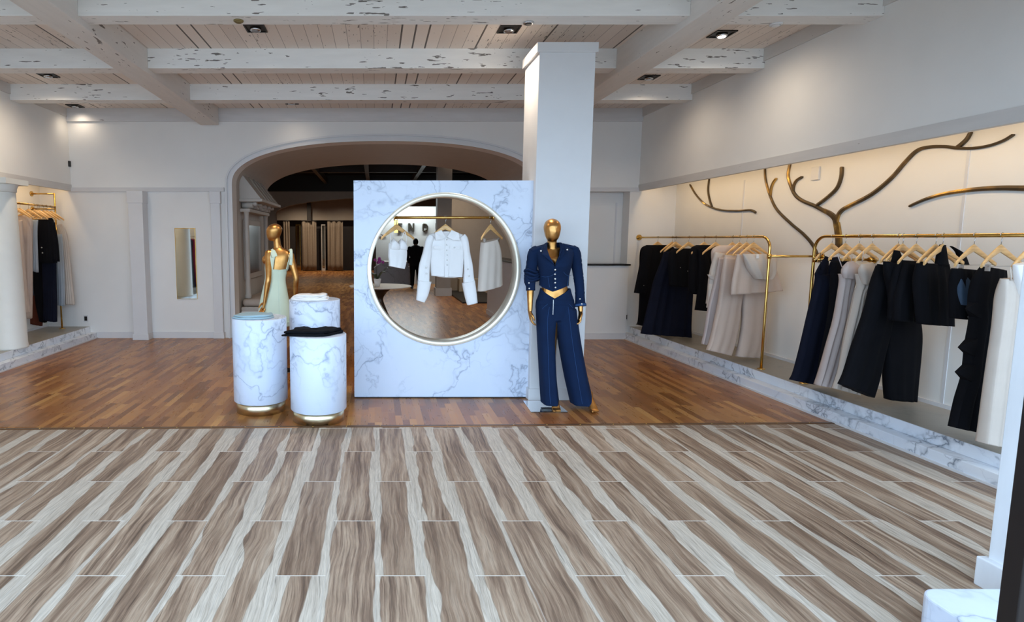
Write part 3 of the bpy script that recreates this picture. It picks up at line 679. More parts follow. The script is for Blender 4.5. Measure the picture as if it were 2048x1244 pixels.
def hand(mb, w, d, side, curl=.5, sc=1., fwd=(0, -1, 0)):
    """w wrist point, d unit direction of the hand, palm faces the thigh; fingers fan front to back, thumb leaves the front edge near the wrist"""
    w = Vector(w); d = Vector(d).normalized(); f = Vector(fwd); f = (f - d*f.dot(d)).normalized(); inn = d.cross(f)*(1 if side > 0 else -1)
    capsule(mb, [tuple(w-d*.02)+(.021, .024), tuple(w+d*.02)+(.017, .026), tuple(w+d*.06+inn*.004)+(.014, .036), tuple(w+d*.085+inn*.006)+(.011, .036)], 14, 3)
    for i, (o_, L) in enumerate(((.030, .068), (.011, .078), (-.009, .072), (-.028, .056))):
        b0 = w + d*.08 + f*o_ + inn*.005; c_ = curl*(1+.12*i); r_ = .0088 - .0004*i
        p1 = b0 + (d*math.cos(c_*.6)+inn*math.sin(c_*.6) + f*(.10-.07*i))*L*.46
        p2 = p1 + (d*math.cos(c_*1.3)+inn*math.sin(c_*1.3))*L*.32
        p3 = p2 + (d*math.cos(c_*1.9)+inn*math.sin(c_*1.9))*L*.24
        capsule(mb, [tuple(b0)+(r_+.001,), tuple(p1)+(r_,), tuple(p2)+(r_*.95,), tuple(p3)+(r_*.85,)], 10, 2)
    t0 = w + d*.022 + f*.026; t1 = t0 + (d*.6+f*.65+inn*.25).normalized()*.034; t2 = t1 + (d*.92+f*.2+inn*.35).normalized()*.028; t3 = t2 + (d*.95+inn*.4).normalized()*.018
    capsule(mb, [tuple(t0)+(.014,), tuple(t1)+(.0115,), tuple(t2)+(.010,), tuple(t3)+(.0085,)], 10, 2)
def foot(mb, ank, toe, heelh=.09):
    a_ = Vector(ank); t_ = Vector(toe); d = (t_-a_); dh = Vector((d.x, d.y, 0)).normalized(); s_ = Vector((-dh.y, dh.x, 0))
    ball = t_ - dh*.055; heel = a_ - dh*.035 + Vector((0, 0, -.055))
    capsule(mb, [tuple(a_+Vector((0,0,.04)))+(.034, .034), tuple(a_+dh*.01)+(.036, .034), tuple((a_+ball)/2+Vector((0,0,.012)))+(.036, .027), tuple(ball+Vector((0,0,.012)))+(.042, .02)], 14, 3)
    capsule(mb, [tuple(a_)+(.032,), tuple(heel+Vector((0,0,.015)))+(.028,), tuple((heel+ball)/2)+(.026, .017), tuple(ball+Vector((0,0,.004)))+(.038, .016)], 12, 3)
    for i in range(5):
        o_ = (-.030+.0155*i); L = .058 - .0065*abs(i-(0 if True else 4))
        b0 = ball + s_*o_ + Vector((0,0,.006)); e_ = b0 + dh*L*(.95 if i else 1) - Vector((0,0,.004))
        capsule(mb, [tuple(b0)+(.011,), tuple((b0+e_)/2+Vector((0,0,.004)))+(.0095,), tuple(e_)+(.009 if i else .011,)], 8, 2)

# --- denim mannequin: local frame at its base, facing the camera (-y)
b1 = onH(1126, 815); b1.z = 0
T1 = plane(b1, 0)
m1 = thing('mannequin', 'gold mannequin facing the camera in a navy denim jacket and wide denim trousers', 'mannequin', b1)
def J(px, py_, y=0., *r):
    # the pixel is read at depth y behind the base
    v = onY(px, py_, b1.y+y) - b1; return (v.x, y, v.z) + r
mb = MB()
ht = J(1104.5, 437)[2]; hc = J(1104.5, 483)[2]; hx_ = J(1104.5, 460)[0]; H_ = ht-hc
# head: egg with narrower chin, brow and nose ridge
rs = []; n = 28
prof = [(0, .012), (.04, .036), (.12, .052), (.24, .063), (.38, .070), (.52, .0755), (.66, .0765), (.8, .068), (.9, .052), (.97, .028), (1, .008)]
for (t_, r_) in [(v.y, v.x) for v in catmull([Vector((r, t, 0)) for t, r in prof], 3)]:
    z = hc + H_*t_; cyy = -.012 + .022*t_
    ring = []
    for k_ in range(n):
        a_ = 2*PI*k_/n; x = r_*math.cos(a_); y = r_*1.22*math.sin(a_)
        if y < 0: y -= .010*math.exp(-((x/.012)**2))*math.exp(-((t_-.40)/.13)**2) ; y += .005*math.exp(-((abs(x)-.030)/.016)**2)*math.exp(-((t_-.55)/.07)**2)
        ring.append((hx_+x, cyy+y, z))
    rs.append(ring)
mb.rings(rs, True)
sh = J(1107, 500)[2]
capsule(mb, [(hx_+.005, .012, hc+.04, .045, .047), (hx_+.006, .016, hc-.03, .043, .045), (hx_+.01, .022, sh+.0, .05, .05), (hx_+.01, .02, sh-.05, .06, .05)], 20)
hipz = J(1110, 622)[2]; waz = J(1110, 562)[2]; buz = J(1110, 532)[2]; hx2 = J(1111, 620)[0]; wx = J(1110, 562)[0]; bx_ = J(1108, 520)[0]
torso(mb, [(hipz-.08, hx2, .01, .135, .085), (hipz-.0, hx2, .012, .168, .108), (hipz+.07, hx2, .01, .158, .10), (J(0, 585)[2], wx, .0, .128, .085), (waz+.01, wx, -.0, .112, .075), (waz+.07, wx, 0, .122, .082), (buz, bx_, -.004, .142, .098), (buz+.07, bx_, .004, .152, .095), (sh-.06, hx_+.012, .012, .165, .08), (sh-.02, hx_+.012, .018, .13, .06), (sh+.01, hx_+.012, .02, .07, .045)])
for sx_ in (-1, 1): mb.sphere((bx_+sx_*.065, -.07, buz+.02), (.056, .048, .054))
sL = J(1072, 507, .02); sR = J(1146, 506, .02)
eL = J(1061, 553, .06); eR = J(1158, 556, .05); wL = J(1060, 621, -.01); wR = J(1161, 622, -.02)
capsule(mb, [sL+(.048, .046), tuple((Vector(sL)+Vector(eL))/2)+(.041, .04), eL+(.035, .035), tuple(Vector(eL).lerp(Vector(wL), .3))+(.035, .035), wL+(.0215, .025)], 16)
capsule(mb, [sR+(.048, .046), tuple((Vector(sR)+Vector(eR))/2)+(.041, .04), eR+(.035, .035), tuple(Vector(eR).lerp(Vector(wR), .3))+(.035, .035), wR+(.0215, .025)], 16)
capsule(mb, [sL+(.045,), (hx_, .02, sh-.03, .055, .045), sR+(.045,)], 16)
hand(mb, wL, Vector((.02, -.05, -1)), -1, .55); hand(mb, wR, Vector((-.03, -.12, -1)), 1, .75)
hL = J(1098, 628, .01); hR = J(1126, 628, .01); kL = J(1100, 715, -.02); kR = J(1138, 715, .0); aL = J(1103, 806, .03); aR = J(1171, 806, .03)
capsule(mb, [hL+(.085, .088), tuple(Vector(hL).lerp(Vector(kL), .5))+(.07, .072), kL+(.052, .055), tuple(Vector(kL).lerp(Vector(aL), .3))+(.053, .056), tuple(Vector(kL).lerp(Vector(aL), .75))+(.038,), (aL[0], aL[1], .13, .033)], 18)
capsule(mb, [hR+(.085, .088), tuple(Vector(hR).lerp(Vector(kR), .5))+(.07, .072), kR+(.052, .055), tuple(Vector(kR).lerp(Vector(aR), .3))+(.053, .056), tuple(Vector(kR).lerp(Vector(aR), .75))+(.038,), (aR[0], aR[1], .13, .033)], 18)
tL = onH(1114.5, 825)-b1; tR = onH(1191.5, 826.5)-b1
foot(mb, (aL[0]+.012, .0, .115), (tL.x, tL.y, .012)); foot(mb, (aR[0]+.02, .0, .10), (tR.x, tR.y, .012))
remeshed(mb, 'body', M['gold'], m1, .0052, 5)
# trousers
def legloft(mb, pts, n=24, fold=.006):
    P = catmull([Vector(p[:3]) for p in pts], 6); A = catmull([Vector((p[3], p[4], 0)) for p in pts], 6); rs = []
    for i, (p, a_) in enumerate(zip(P, A)):
        g_ = i/(len(P)-1); ring = []
        for k_ in range(n*2):
            th = PI*k_/n; f_ = 1 + (fold/a_.x)*g_*math.sin(5*th+g_) ; ring.append((p.x+a_.x*f_*math.cos(th), p.y+a_.y*f_*math.sin(th), p.z))
        rs.append(ring)
    mb.rings(rs, True)
def row(pyy, xl, xr, y=0., dep=None):
    a_ = J(xl, pyy, y); b_ = J(xr, pyy, y); r_ = (b_[0]-a_[0])/2; return ((a_[0]+b_[0])/2, y, a_[2], r_, dep or r_*.8)
mb = MB()
legloft(mb, [row(618, 1072, 1114, .01, .105), row(640, 1073, 1113, .0, .10), row(680, 1075, 1110, -.01, .095), row(720, 1077.5, 1111, -.01, .095), row(760, 1080, 1113, -.01, .10), row(790, 1082, 1116, -.01, .105), row(807, 1083.5, 1117.5, -.01, .11)])
legloft(mb, [row(618, 1108, 1152, .01, .105), row(640, 1109, 1155, .0, .10), row(680, 1116, 1161, .0, .095), row(720, 1123, 1168, -.0, .10), row(760, 1131, 1176, .0, .105), row(790, 1138, 1183, -.0, .11), row(807, 1142, 1187, .0, .115)])
torso(mb, [(J(0, 640)[2], J(1112, 600)[0], .012, .15, .10), (J(0, 620)[2], J(1112, 600)[0], .014, .183, .118), (J(0, 605)[2], J(1111, 600)[0], .012, .180, .115), (J(0, 597)[2], J(1111, 600)[0], .01, .172, .108)])
tr = remeshed(mb, 'trousers', M['denim'], m1, .008, 3)
# waistband: open shell that dips to a V at the front
def shell(rows, zoff, n=64, th=.004, gap=None, name='shell', mat='denim', parent=m1, close=True, turn=None):
    """rows (z,cx,cy,rx,ry); zoff(angle_from_front, t) shifts z; gap(t) half angle left open at the front"""
    A = catmull([Vector(r[:3]) for r in rows], 5); B = catmull([Vector((r[3], r[4], 0)) for r in rows], 5); outer, inner = [], []
    for i, (a_, b_) in enumerate(zip(A, B)):
        t_ = i/(len(A)-1); gp = gap(t_) if gap else 0.
        ro_, ri_ = [], []
        for k_ in range(n+1):
            u = -PI + gp + (2*PI-2*gp)*k_/n      # angle away from the back, front is +-pi
            ph = u + PI/2 + (turn(t_) if turn else 0.); fr = PI-abs(u)
            z = a_[0] + zoff(fr, t_)
            ro_.append((a_[1]+b_[0]*math.cos(ph), a_[2]+b_[1]*math.sin(ph), z)); ri_.append((a_[1]+(b_[0]-th)*math.cos(ph), a_[2]+(b_[1]-th)*math.sin(ph), z))
        outer.append(ro_); inner.append(ri_)
    mb = MB(); m_ = n+1; mb.rings(outer, False, False); k0 = len(mb.v); mb.rings([list(r) for r in inner], False, False)
    L = len(outer)
    mb.f[len(mb.f)//2:] = [tuple(reversed(f_)) for f_ in mb.f[len(mb.f)//2:]]
    for i in range(L-1):
        for c_ in (0, n): mb.f.append((i*m_+c_, (i+1)*m_+c_, k0+(i+1)*m_+c_, k0+i*m_+c_))
    for k_ in range(n):
        for r_ in (0, L-1): mb.f.append((r_*m_+k_, r_*m_+k_+1, k0+r_*m_+k_+1, k0+r_*m_+k_))
    return mb.build(name, M[mat], parent, True)
zt = J(0, 577)[2]; zb = J(0, 601)[2]
shell([(zb-.03, J(1111, 600)[0], .01, .179, .117), (zb, J(1111, 600)[0], .01, .174, .112), (J(0, 588)[2], J(1110.5, 600)[0], .006, .154, .102), (zt, J(1110, 600)[0], .004, .140, .094)],
      lambda fr, t: -.085*max(0, 1-fr/1.25)**1.1*t, name='waistband', turn=lambda t: -.22)
mb = MB(); zx = J(1106.5, 610, -.117)[0]
mb.bb(zx-.003, zx+.003, -.1175, -.108, J(0, 626)[2], J(0, 597)[2]); mb.build('zip', M['chrome'], tr)
# seams
def seam(pts, y, name='seam', parent=tr, r=.0016):
    q = catmull([Vector(J(*p)) for p in pts], 5); mb_ = MB(); mb_.tube([(p.x, y(p) if callable(y) else y, p.z) for p in q], r, 6); mb_.build(name, M['denim_thread'], parent, True)
def onsurf(obj, pts, name='seam', r=.0016, off=.0):
    bpy.context.view_layer.update(); q = []
    for p in catmull([Vector(J(*p)) for p in pts], 6):
        hit, loc, nor, idx = obj.ray_cast(Vector((p.x, -1, p.z)), Vector((0, 1, 0)))
        if hit: q.append(loc + Vector((0, -.0006-off, 0)))
    if len(q) > 2: MB().tube(q, r, 6).build(name, M['denim_thread'], obj, True)
onsurf(tr, [(1093, 612), (1089, 640), (1090, 700), (1092, 760), (1094, 802)]); onsurf(tr, [(1130, 612), (1134, 650), (1141, 700), (1150, 760), (1157, 802)])
onsurf(tr, [(1107, 628), (1104, 640), (1103, 660)]) if False else None
def ysurf(cx_, cy_, rx, ry_): return lambda p: cy_ - ry_*math.sqrt(max(0, 1-((p.x-cx_)/rx)**2)) - .0005
ys = ysurf(J(1111.5, 600)[0], .013, .181, .119)
seam([(1090, 606), (1084, 612), (1079, 619)], ys); seam([(1132, 606), (1139, 612), (1145, 619)], ys)
# jacket
jz = J(0, 571)[2]; jx = J(1109, 535)[0]
rowsj = [(jz, jx, .0, .136, .096), (J(0, 552)[2], jx, -.0, .138, .097), (J(0, 540)[2], jx-.002, -.006, .148, .108), (J(0, 528)[2], jx-.004, -.014, .158, .128), (J(0, 515)[2], J(1107.5, 535)[0], -.008, .172, .122), (J(0, 503)[2], J(1107.5, 535)[0], .006, .190, .10), (J(0, 497)[2], J(1107.5, 535)[0], .014, .18, .08), (J(0, 489)[2], J(1107, 535)[0], .02, .098, .062), (J(0, 485)[2], J(1107, 535)[0], .022, .068, .058)]
def vgap(t):
    K_ = ((0, .0005), (.37, .0005), (.5, .25), (.625, .36), (.75, .42), (.875, .75), (1.01, 1.0))
    for (a_, x_), (b_, y_) in zip(K_[:-1], K_[1:]):
        if t <= b_: return x_+(y_-x_)*(t-a_)/(b_-a_)
    return 1.
jk = shell(rowsj, lambda fr, t: -.05*max(0, 1-fr/1.1)*(1-t)**3, gap=vgap, turn=lambda t: -.27+.11*t, th=.006, name='jacket')
def slv(joints, n=22, seed=1):
    mb_ = MB(); P = catmull([Vector(j[:3]) for j in joints], 8); rr_ = [v.x for v in catmull([Vector((j[3], 0, 0)) for j in joints], 8)]
    rnd = [noise.noise(Vector((i*.9, seed, 0))) for i in range(len(P))]
    cr = [r_*(1+.10*rnd[i]*min(1, i/8)) for i, r_ in enumerate(rr_)]
    mb_.tube(P, cr, n, True, [c_*1.02 for c_ in cr], up=(1, 0, .01)); return mb_
s1 = slv([J(1076, 502, .018)+(.056,), J(1068, 508, .018)+(.058,), J(1064, 530, .035)+(.054,), J(1061, 550, .05)+(.058,), J(1060, 562, .035)+(.055,), J(1061, 572, .025)+(.044,), J(1061.2, 581, .018)+(.043,)], seed=3)
for z_ in range(4):
    c_ = J(1062+z_*1.2, 541+z_*6, .03); s1.tube([(c_[0]+.056*math.cos(a_*.4), c_[1]+.058*math.sin(a_*.4), c_[2]+.012*math.sin(a_*.8+z_)) for a_ in range(16)]+[(c_[0]+.056, c_[1], c_[2])], .013, 8)
so = s1.build('sleeve', M['denim'], m1, True, label='pushed-up denim sleeve')
s2 = slv([J(1142, 501, .018)+(.056,), J(1148.5, 507, .018)+(.058,), J(1153, 530, .035)+(.050,), J(1157, 556, .045)+(.046,), J(1159.5, 580, .02)+(.043,), J(1160, 598, .0)+(.044,), J(1160.5, 611, -.015)+(.05,)], seed=8)
so2 = s2.build('sleeve', M['denim'], m1, True)
c_ = J(1160.5, 608, -.015); MB().tube([c_, J(1161, 612.5, -.02)], .054, 20).build('cuff', M['denim_thread'], so2, True)
# shoulder yokes (epaulettes) and pointed lapels
for (a_, b_, c2) in (((1062, 500), (1091, 488.5), .0), ((1153.5, 497), (1122, 486.5), .0)):
    p0 = Vector(J(*a_, .02)); p1 = Vector(J(*b_, .02)); 
    MB().tube(catmull([p0+Vector((0,0,-.012)), p0.lerp(p1, .12)+Vector((0,0,-.008)), p0.lerp(p1, .5)+Vector((0,0,-.012)), p1+Vector((0,0,-.02))], 4), [.012]+[.024]*11+[.012], 12, True, [.03]+[.062]*8+[.05]*3+[.03], up=(0, 0, 1)).build('shoulder_pad', M['denim'], jk, True)
for pts in ([(1094.5, 487, .0), (1088, 496, -.075), (1084, 508, -.125), (1104, 526, -.15), (1109.5, 530, -.15), (1099, 512, -.138), (1094.5, 499, -.085)], [(1119.5, 486, .0), (1127, 495, -.075), (1130, 508, -.125), (1115, 526, -.15), (1110.5, 530, -.15), (1118.5, 512, -.138), (1120.8, 498, -.085)]):
    mb = MB(); q = [Vector(J(*p)) for p in pts]; n = len(q); mb.add([tuple(v) for v in q]+[tuple(v+Vector((0, .012, 0))) for v in q], [tuple(range(n)), tuple(range(2*n-1, n-1, -1))]+[(i, i+n, (i+1) % n+n, (i+1) % n) for i in range(n)])
    mb.build('lapel', M['denim'], jk)
def btn(px, pyy, y, r=.009, par=jk):
    c_ = J(px, pyy, y); MB().sphere(c_, (r, .005, r), 12, 6).build('button', M['btn'], par, True)
for p_ in ((1110.5, 539.5, -.135), (1110, 548.5, -.112), (1110.5, 558, -.104), (1110.5, 565.5, -.101), (1111, 575, -.10)): btn(*p_)
btn(1082, 502, -.088); btn(1134.5, 499.5, -.088)
btn(1058, 566, -.024, .008, so); btn(1058.5, 577, -.024, .008, so); btn(1160, 598, -.05, .008, so2); btn(1163.5, 608, -.068, .008, so2)
yj = lambda p: -.003 - .112*math.sqrt(max(0, 1-((p.x-jx)/.15)**2)) - .006
seam([(1079, 552), (1086, 552.5), (1096, 549), (1104, 542)], lambda p: yj(p)-.012, parent=jk); seam([(1118, 542), (1124, 548), (1132, 550), (1138, 549)], lambda p: yj(p)-.012, parent=jk)
seam([(1090, 552), (1091, 562), (1093, 573)], lambda p: yj(p)+.008, parent=jk); seam([(1131, 550), (1130, 562), (1128, 573)], lambda p: yj(p)+.008, parent=jk)
# glass base plate with foot fixing
g0, g1_, g2_, g3_ = [onH(*p)-b1 for p in ((1046, 803), (1108, 802), (1136, 825.5), (1062, 825.5))]
mb = MB(); q = [g0, g1_, g2_, g3_]; mb.add([(v.x, v.y, .001) for v in q]+[(v.x, v.y, .009) for v in q], [(3,2,1,0), (4,5,6,7), (0,1,5,4), (1,2,6,5), (2,3,7,6), (3,0,4,7)], True)
mb.build('base_plate', M['glass'], m1, label='clear glass base plate')
k0 = onH(1083, 821)-b1; k1 = onH(1108, 822)-b1; MB().bb(k0.x, k1.x, k0.y-.012, k0.y+.03, .009, .022).build('base_clamp', M['black'], m1)

# --- mannequin in the green dress, seen from behind, head turned left
Y2 = 6.9; c2 = onY(556, 600, Y2); m2 = thing('mannequin', 'gold mannequin seen from behind in a pale green sleeveless dress by the pedestals', 'mannequin', (c2.x, Y2, 0)); b2 = m2.location.copy()
def K(px, pyy, y=0., *r):
    v = onY(px, pyy, Y2+y) - b2; return (v.x, y, v.z) + r
mb = MB()
ht = K(549, 447)[2]; hc = K(549, 479)[2]; hx_ = K(549, 462)[0]; H_ = ht-hc+.02; rs = []; n = 26
for (t_, r_) in [(v.y, v.x) for v in catmull([Vector((r, t, 0)) for t, r in prof], 3)]:
    z = hc-.02 + H_*t_; dx = -.03*(1-t_)          # chin drawn to the left
    rs.append([(hx_+dx+r_*1.22*math.cos(2*PI*k_/n)+.008, .0+r_*1.05*math.sin(2*PI*k_/n), z) for k_ in range(n)])
mb.rings(rs, True)
nk = K(555, 492); capsule(mb, [(hx_+.014, .0, hc+.05, .044, .046), (hx_+.026, .0, hc-.01, .042, .045), nk+(.046, .044), K(559, 503)+(.058, .05)], 18)
torso(mb, [(K(0, 640)[2], K(550, 550)[0], 0, .15, .10), (K(0, 600)[2], K(549, 550)[0], 0, .165, .11), (K(0, 578)[2], K(550, 550)[0], 0, .13, .09), (K(0, 558)[2], K(552, 550)[0], 0, .11, .08), (K(0, 535)[2], K(556, 550)[0], 0, .13, .085), (K(0, 515)[2], K(558, 550)[0], 0, .145, .085), (K(0, 503)[2], K(559, 550)[0], 0, .125, .065), (K(0, 496)[2], K(559, 550)[0], 0, .06, .045)])
mb.sphere((K(546, 550)[0]-.08, .05, K(0, 520)[2]), (.06, .06, .06))
sL = K(537, 507, -.03); eL = K(537, 557, -.125); wL = K(529.5, 604, -.13); sR = K(581, 511); eR = K(592, 556, -.03); wR = K(590, 604, .03)
for a_, b_, c_ in ((sL, eL, wL), (sR, eR, wR)):
    capsule(mb, [a_+(.046, .046), tuple((Vector(a_)+Vector(b_))/2)+(.040, .04), b_+(.034, .035), tuple(Vector(b_).lerp(Vector(c_), .3))+(.034, .035), c_+(.0205, .024)], 16)
capsule(mb, [sL+(.042,), K(559, 506)+(.05, .045), sR+(.042,)], 14)
hand(mb, wL, Vector((-.2, .05, -1)), -1, .5, fwd=(-.8, .6, 0)); hand(mb, wR, Vector((0, .05, -1)), 1, .5, fwd=(.3, .9, 0))
for sx_ in (-1, 1):
    hp = K(550+sx_*9, 625); x_ = hp[0]
    capsule(mb, [(x_, 0, hp[2], .08), (x_+.01*sx_, .0, .52, .052), (x_+.012*sx_, -.02, .40, .05), (x_+.015*sx_, -.0, .13, .033)], 16)
    foot(mb, (x_+.015*sx_, .0, .115), (x_+.03*sx_-.02, .17, .012))
remeshed(mb, 'body', M['gold'], m2, .006, 4)
def row2(pyy, xl, xr, y=0., dep=.1):
    a_ = K(xl, pyy, y); b_ = K(xr, pyy, y); return (a_[2], (a_[0]+b_[0])/2, y, (b_[0]-a_[0])/2, dep)
rowsd = [(.62, K(549, 550)[0], .0, .24, .17), row2(650, 513, 586, 0, .16), row2(620, 517, 582, 0, .14), row2(600, 520.5, 578, 0, .125), row2(580, 525, 574.5, 0, .11), row2(560, 529.5, 571.5, 0, .094), row2(545, 530, 574, 0, .095), row2(530, 528.5, 579, 0, .10), row2(515, 529, 584, 0, .098), row2(505, 531, 586, 0, .08)]
# turned round: the open side of the shell is at the back, towards the camera
dr = shell(rowsd[:7]+[row2(540, 529.5, 576, 0, .097), row2(538, 529.5, 577, 0, .098), row2(528, 530, 580, 0, .102), row2(516, 531, 583, 0, .10), row2(508, 533, 583, 0, .082)], lambda fr, t: 0, turn=lambda t: .42, gap=lambda t: 0.0005 if t < .722 else .60, th=.004, name='dress', mat='mint', parent=m2)
mb = MB()
def ribbon(mb, pts, w, th=.006, up=(1, 0, 0)): mb.tube(catmull([Vector(q_) for q_ in pts], 5), [v.x for v in catmull([Vector((q_, 0, 0)) for q_ in w], 5)], 10, True, th, up=up)
ribbon(mb, [K(549.5, 514, -.088), K(548, 510, -.080), K(547, 506, -.066), K(545.5, 501, -.045), K(543, 499.5, .0), K(540, 508, .06), K(538, 520, .09)], [.034, .036, .035, .032, .03, .035, .05])
mb.build('shoulder_strap', M['mint'], m2, True); mb = MB()
ribbon(mb, [K(581, 530, -.07), K(582, 522, -.068), K(582.5, 512, -.065), K(582, 501, -.04), K(580, 499, .0), K(577, 507, .06), K(574, 522, .09)], [.02, .018, .018, .018, .02, .03, .04])
mb.build('shoulder_strap', M['mint'], m2, True)
MB().lathe([(.17, 0), (.17, .008), (.16, .01)], c=(0, .02, 0), n=40).build('base_plate', M['chrome'], m2, True)

# ------------------------------------------------------------------ clothes rack on the right
RX = 4.235
def rackpt(px, pyy): return onX(px, pyy, RX)
rz_ = rackpt(1400, 470).z
RZ1 = 1.635
pB_ = onH(1520, 738, PLAT); ypole = pB_.y
def bend(p0, p1, r, n=8, a='z'): return None
def rack(name, label, y_pole, y_far, z, far_flange, brace=None, px=RX, two=False):
    t_ = thing('clothes_rack', label, 'clothes rack', (px, y_pole, PLAT))
    sgn = 1 if y_far > y_pole else -1; r_ = .13; zz = z-PLAT
    arc = [(0, sgn*(r_-r_*math.cos(a_)), zz-r_+r_*math.sin(a_)) for a_ in [PI/2*i/8 for i in range(9)]]
    MB().tube([(0, 0, 0), (0, 0, .5), (0, 0, zz-r_)] + arc[1:] + [(0, y_far-y_pole, zz)], .0138, 14).build('rail', M['brass'], t_, True)
    MB().lathe([(.04, 0), (.04, .006), (.022, .012)], n=24).build('foot_flange', M['brass'], t_, True)
    if far_flange:
        MB().tube([(0, y_far-y_pole-sgn*.012, zz), (0, y_far-y_pole, zz)], .045, 24).tube([(0, y_far-y_pole-sgn*.05, zz), (0, y_far-y_pole-sgn*.01, zz)], .024, 18).build('wall_flange', M['brass'], t_, True)
    for (yb, zb) in (brace or []):
        wx_ = (NXR if px > 0 else NXL)-px; s_ = 1 if px > 0 else -1
        b_ = MB().tube([(0, yb-y_pole, zb-PLAT), (wx_, yb-y_pole, zb-PLAT)], .013, 12).build('wall_brace', M['brass'], t_, True)
        MB().tube([(wx_-s_*.014, yb-y_pole, zb-PLAT), (wx_, yb-y_pole, zb-PLAT)], .042, 24).tube([(wx_-s_*.05, yb-y_pole, zb-PLAT), (wx_-s_*.01, yb-y_pole, zb-PLAT)], .022, 18).build('wall_flange', M['brass'], b_, True)
        MB().tube([(-s_*.0, yb-y_pole, zb-PLAT-.025), (0, yb-y_pole, zb-PLAT+.025)], .022, 14).build('collar', M['brass'], b_, True)
    return t_
zbr = onX(1535, 512.5, RX).z
rack('rack', 'brass pipe rack on the right whose far end is fixed to the far wall', ypole, FY, RZ1, True, [(ypole+.0, zbr)])
# second rack: starts beside the first and runs out of the picture
y2p = onX(1624, 560, RX).y; RZ2 = onX(1850, 471.5, RX).z
rack('rack', 'brass pipe clothes rack nearest the camera on the right, full of wooden hangers', y2p, 2.75, RZ2, False, [(y2p-.02, onX(1622, 519, RX).z)])
def hook1(px): p = onX(px, 473, RX); return Vector((RX, p.y, RZ1+.002))
def hook2(px): p = onX(px, 473, RX); return Vector((RX, p.y, RZ2+.002))
PH = R(16)
def G(name, label, cat, hk, phi, mat, rows, dep=.035, amp=.01, nf=4, seed=0, group=None, y0=0., sub=6):
    g_, T_ = garment(name, label, cat, hk, phi, group)
    loft(MB(), T_, rows, dep, amp*1.35, nf+1, seed, y0=y0, sub=sub, N=48).build('body', M[mat], g_, True)
    return g_, T_
def part(g_, T_, nm, mat, rows, dep=.03, amp=.004, nf=2, seed=0, y0=0., sub=5):
    return loft(MB(), T_, rows, dep, amp, nf, seed, y0=y0, sub=sub, N=28).build(nm, M[mat], g_, True)
def straps(g_, T_, mat, lines, y=0., w=.006, name='strap'):
    for i, l_ in enumerate(lines):
        mb_ = MB(); strap(mb_, T_, l_, y+.002*i, w, .002); mb_.build(name, M[mat], g_, True)

# rack one, far to near
HG = 'wooden hanger on the far right rack '
hanger(hook1(1316), PH, HG+'inside the black coat nearest the far wall')
g, T = G('long_coat', 'long black coat nearest the far wall on the right rack', 'coat', hook1(1316), PH, 'blk', [(1294, 490, 1336, 490, .03), (1282, 500, 1349, 500, .05), (1280, 540, 1346, 545), (1280, 590, 1345, 600), (1277, 640, 1343, 650), (1273, 649, 1341, 664)], .05, .008, 3, 1)
s_ = part(g, T, 'sleeve', 'blk', [(1288, 490, 1302, 496, .03), (1280, 503, 1296, 510), (1274, 535, 1292, 545), (1268, 565, 1288, 572), (1264, 585, 1285, 588)], .035, y0=-.05)
buttons(T, [(1279, 570)], g, -.09, .006)
hanger(hook1(1345), PH, HG+'second of the pair above the navy skirt')
hanger(hook1(1352), PH, HG+'with clips holding the wide navy skirt', 'clips')
g, T = G('wide_skirt', 'wide navy flared trousers clipped to a hanger, almost touching the marble step', 'trousers', hook1(1352), PH, 'navy', [(1325, 503, 1389, 503, .02), (1317, 530, 1387, 530), (1306, 560, 1383, 565), (1297, 600, 1380, 610), (1288, 640, 1378, 650), (1281.5, 667, 1379, 674)], .05, .022, 5, 2, y0=-.03)
buttons(T, [(1338, 516)], g, -.072, .009)
hanger(hook1(1378), PH, HG+'inside the cropped black jacket')
g, T = G('cropped_jacket', 'cropped black jacket with pale buttons behind the navy trousers', 'jacket', hook1(1376), PH, 'blk', [(1350, 497, 1400, 497, .03), (1342, 510, 1404, 508), (1342, 545, 1400, 548), (1343, 572, 1396, 577)], .05, .006, 3, 3, y0=.03)
buttons(T, [(1357.5, 535), (1372, 542), (1378, 536)], g, -.03, .006)
hanger(hook1(1409), PH, HG+'in the collar of the long-sleeved black jacket')
g, T = G('black_jacket', 'black long-sleeved jacket beside the cream clothes on the far right rack', 'jacket', hook1(1409), PH, 'blk', [(1394, 490, 1428, 490, .03), (1382, 500, 1439, 500), (1380, 540, 1432, 545), (1380, 575, 1430, 580), (1384, 588, 1428, 592)], .05, .006, 3, 4)
part(g, T, 'sleeve', 'blk', [(1388, 497, 1402, 500, .03), (1390, 540, 1412, 542), (1387, 590, 1413, 592), (1383, 619, 1416, 622)], .035, y0=-.06)
hanger(hook1(1432), PH, HG+'just before the cream jacket')
hanger(hook1(1466), PH, HG+'inside the cream jacket')
g, T = G('cream_jacket', 'cream jacket with turned-back cuff, first of the cream clothes', 'jacket', hook1(1464), PH, 'cream_c', [(1438, 491, 1484, 490, .03), (1424, 502, 1500, 500), (1426, 540, 1500, 542), (1430, 572, 1500, 576)], .05, .006, 3, 5)
s_ = part(g, T, 'sleeve', 'ivory_c', [(1421, 504, 1444, 508, .03), (1414, 530, 1438, 534), (1409, 555, 1432, 560), (1407, 578, 1430, 584), (1404, 606, 1424, 609)], .04, y0=-.07)
part(s_, T, 'cuff_flap', 'ivory_c', [(1402, 548, 1416, 552, .02), (1406, 557, 1431, 562, .02)], .03, y0=-.095, sub=3)
part(s_, T, 'cuff', 'ivory_c', [(1406, 567, 1430, 570, .035), (1403, 610, 1424, 607, .035), (1402.5, 612, 1412, 614, .03)], .035, y0=-.085, sub=3)
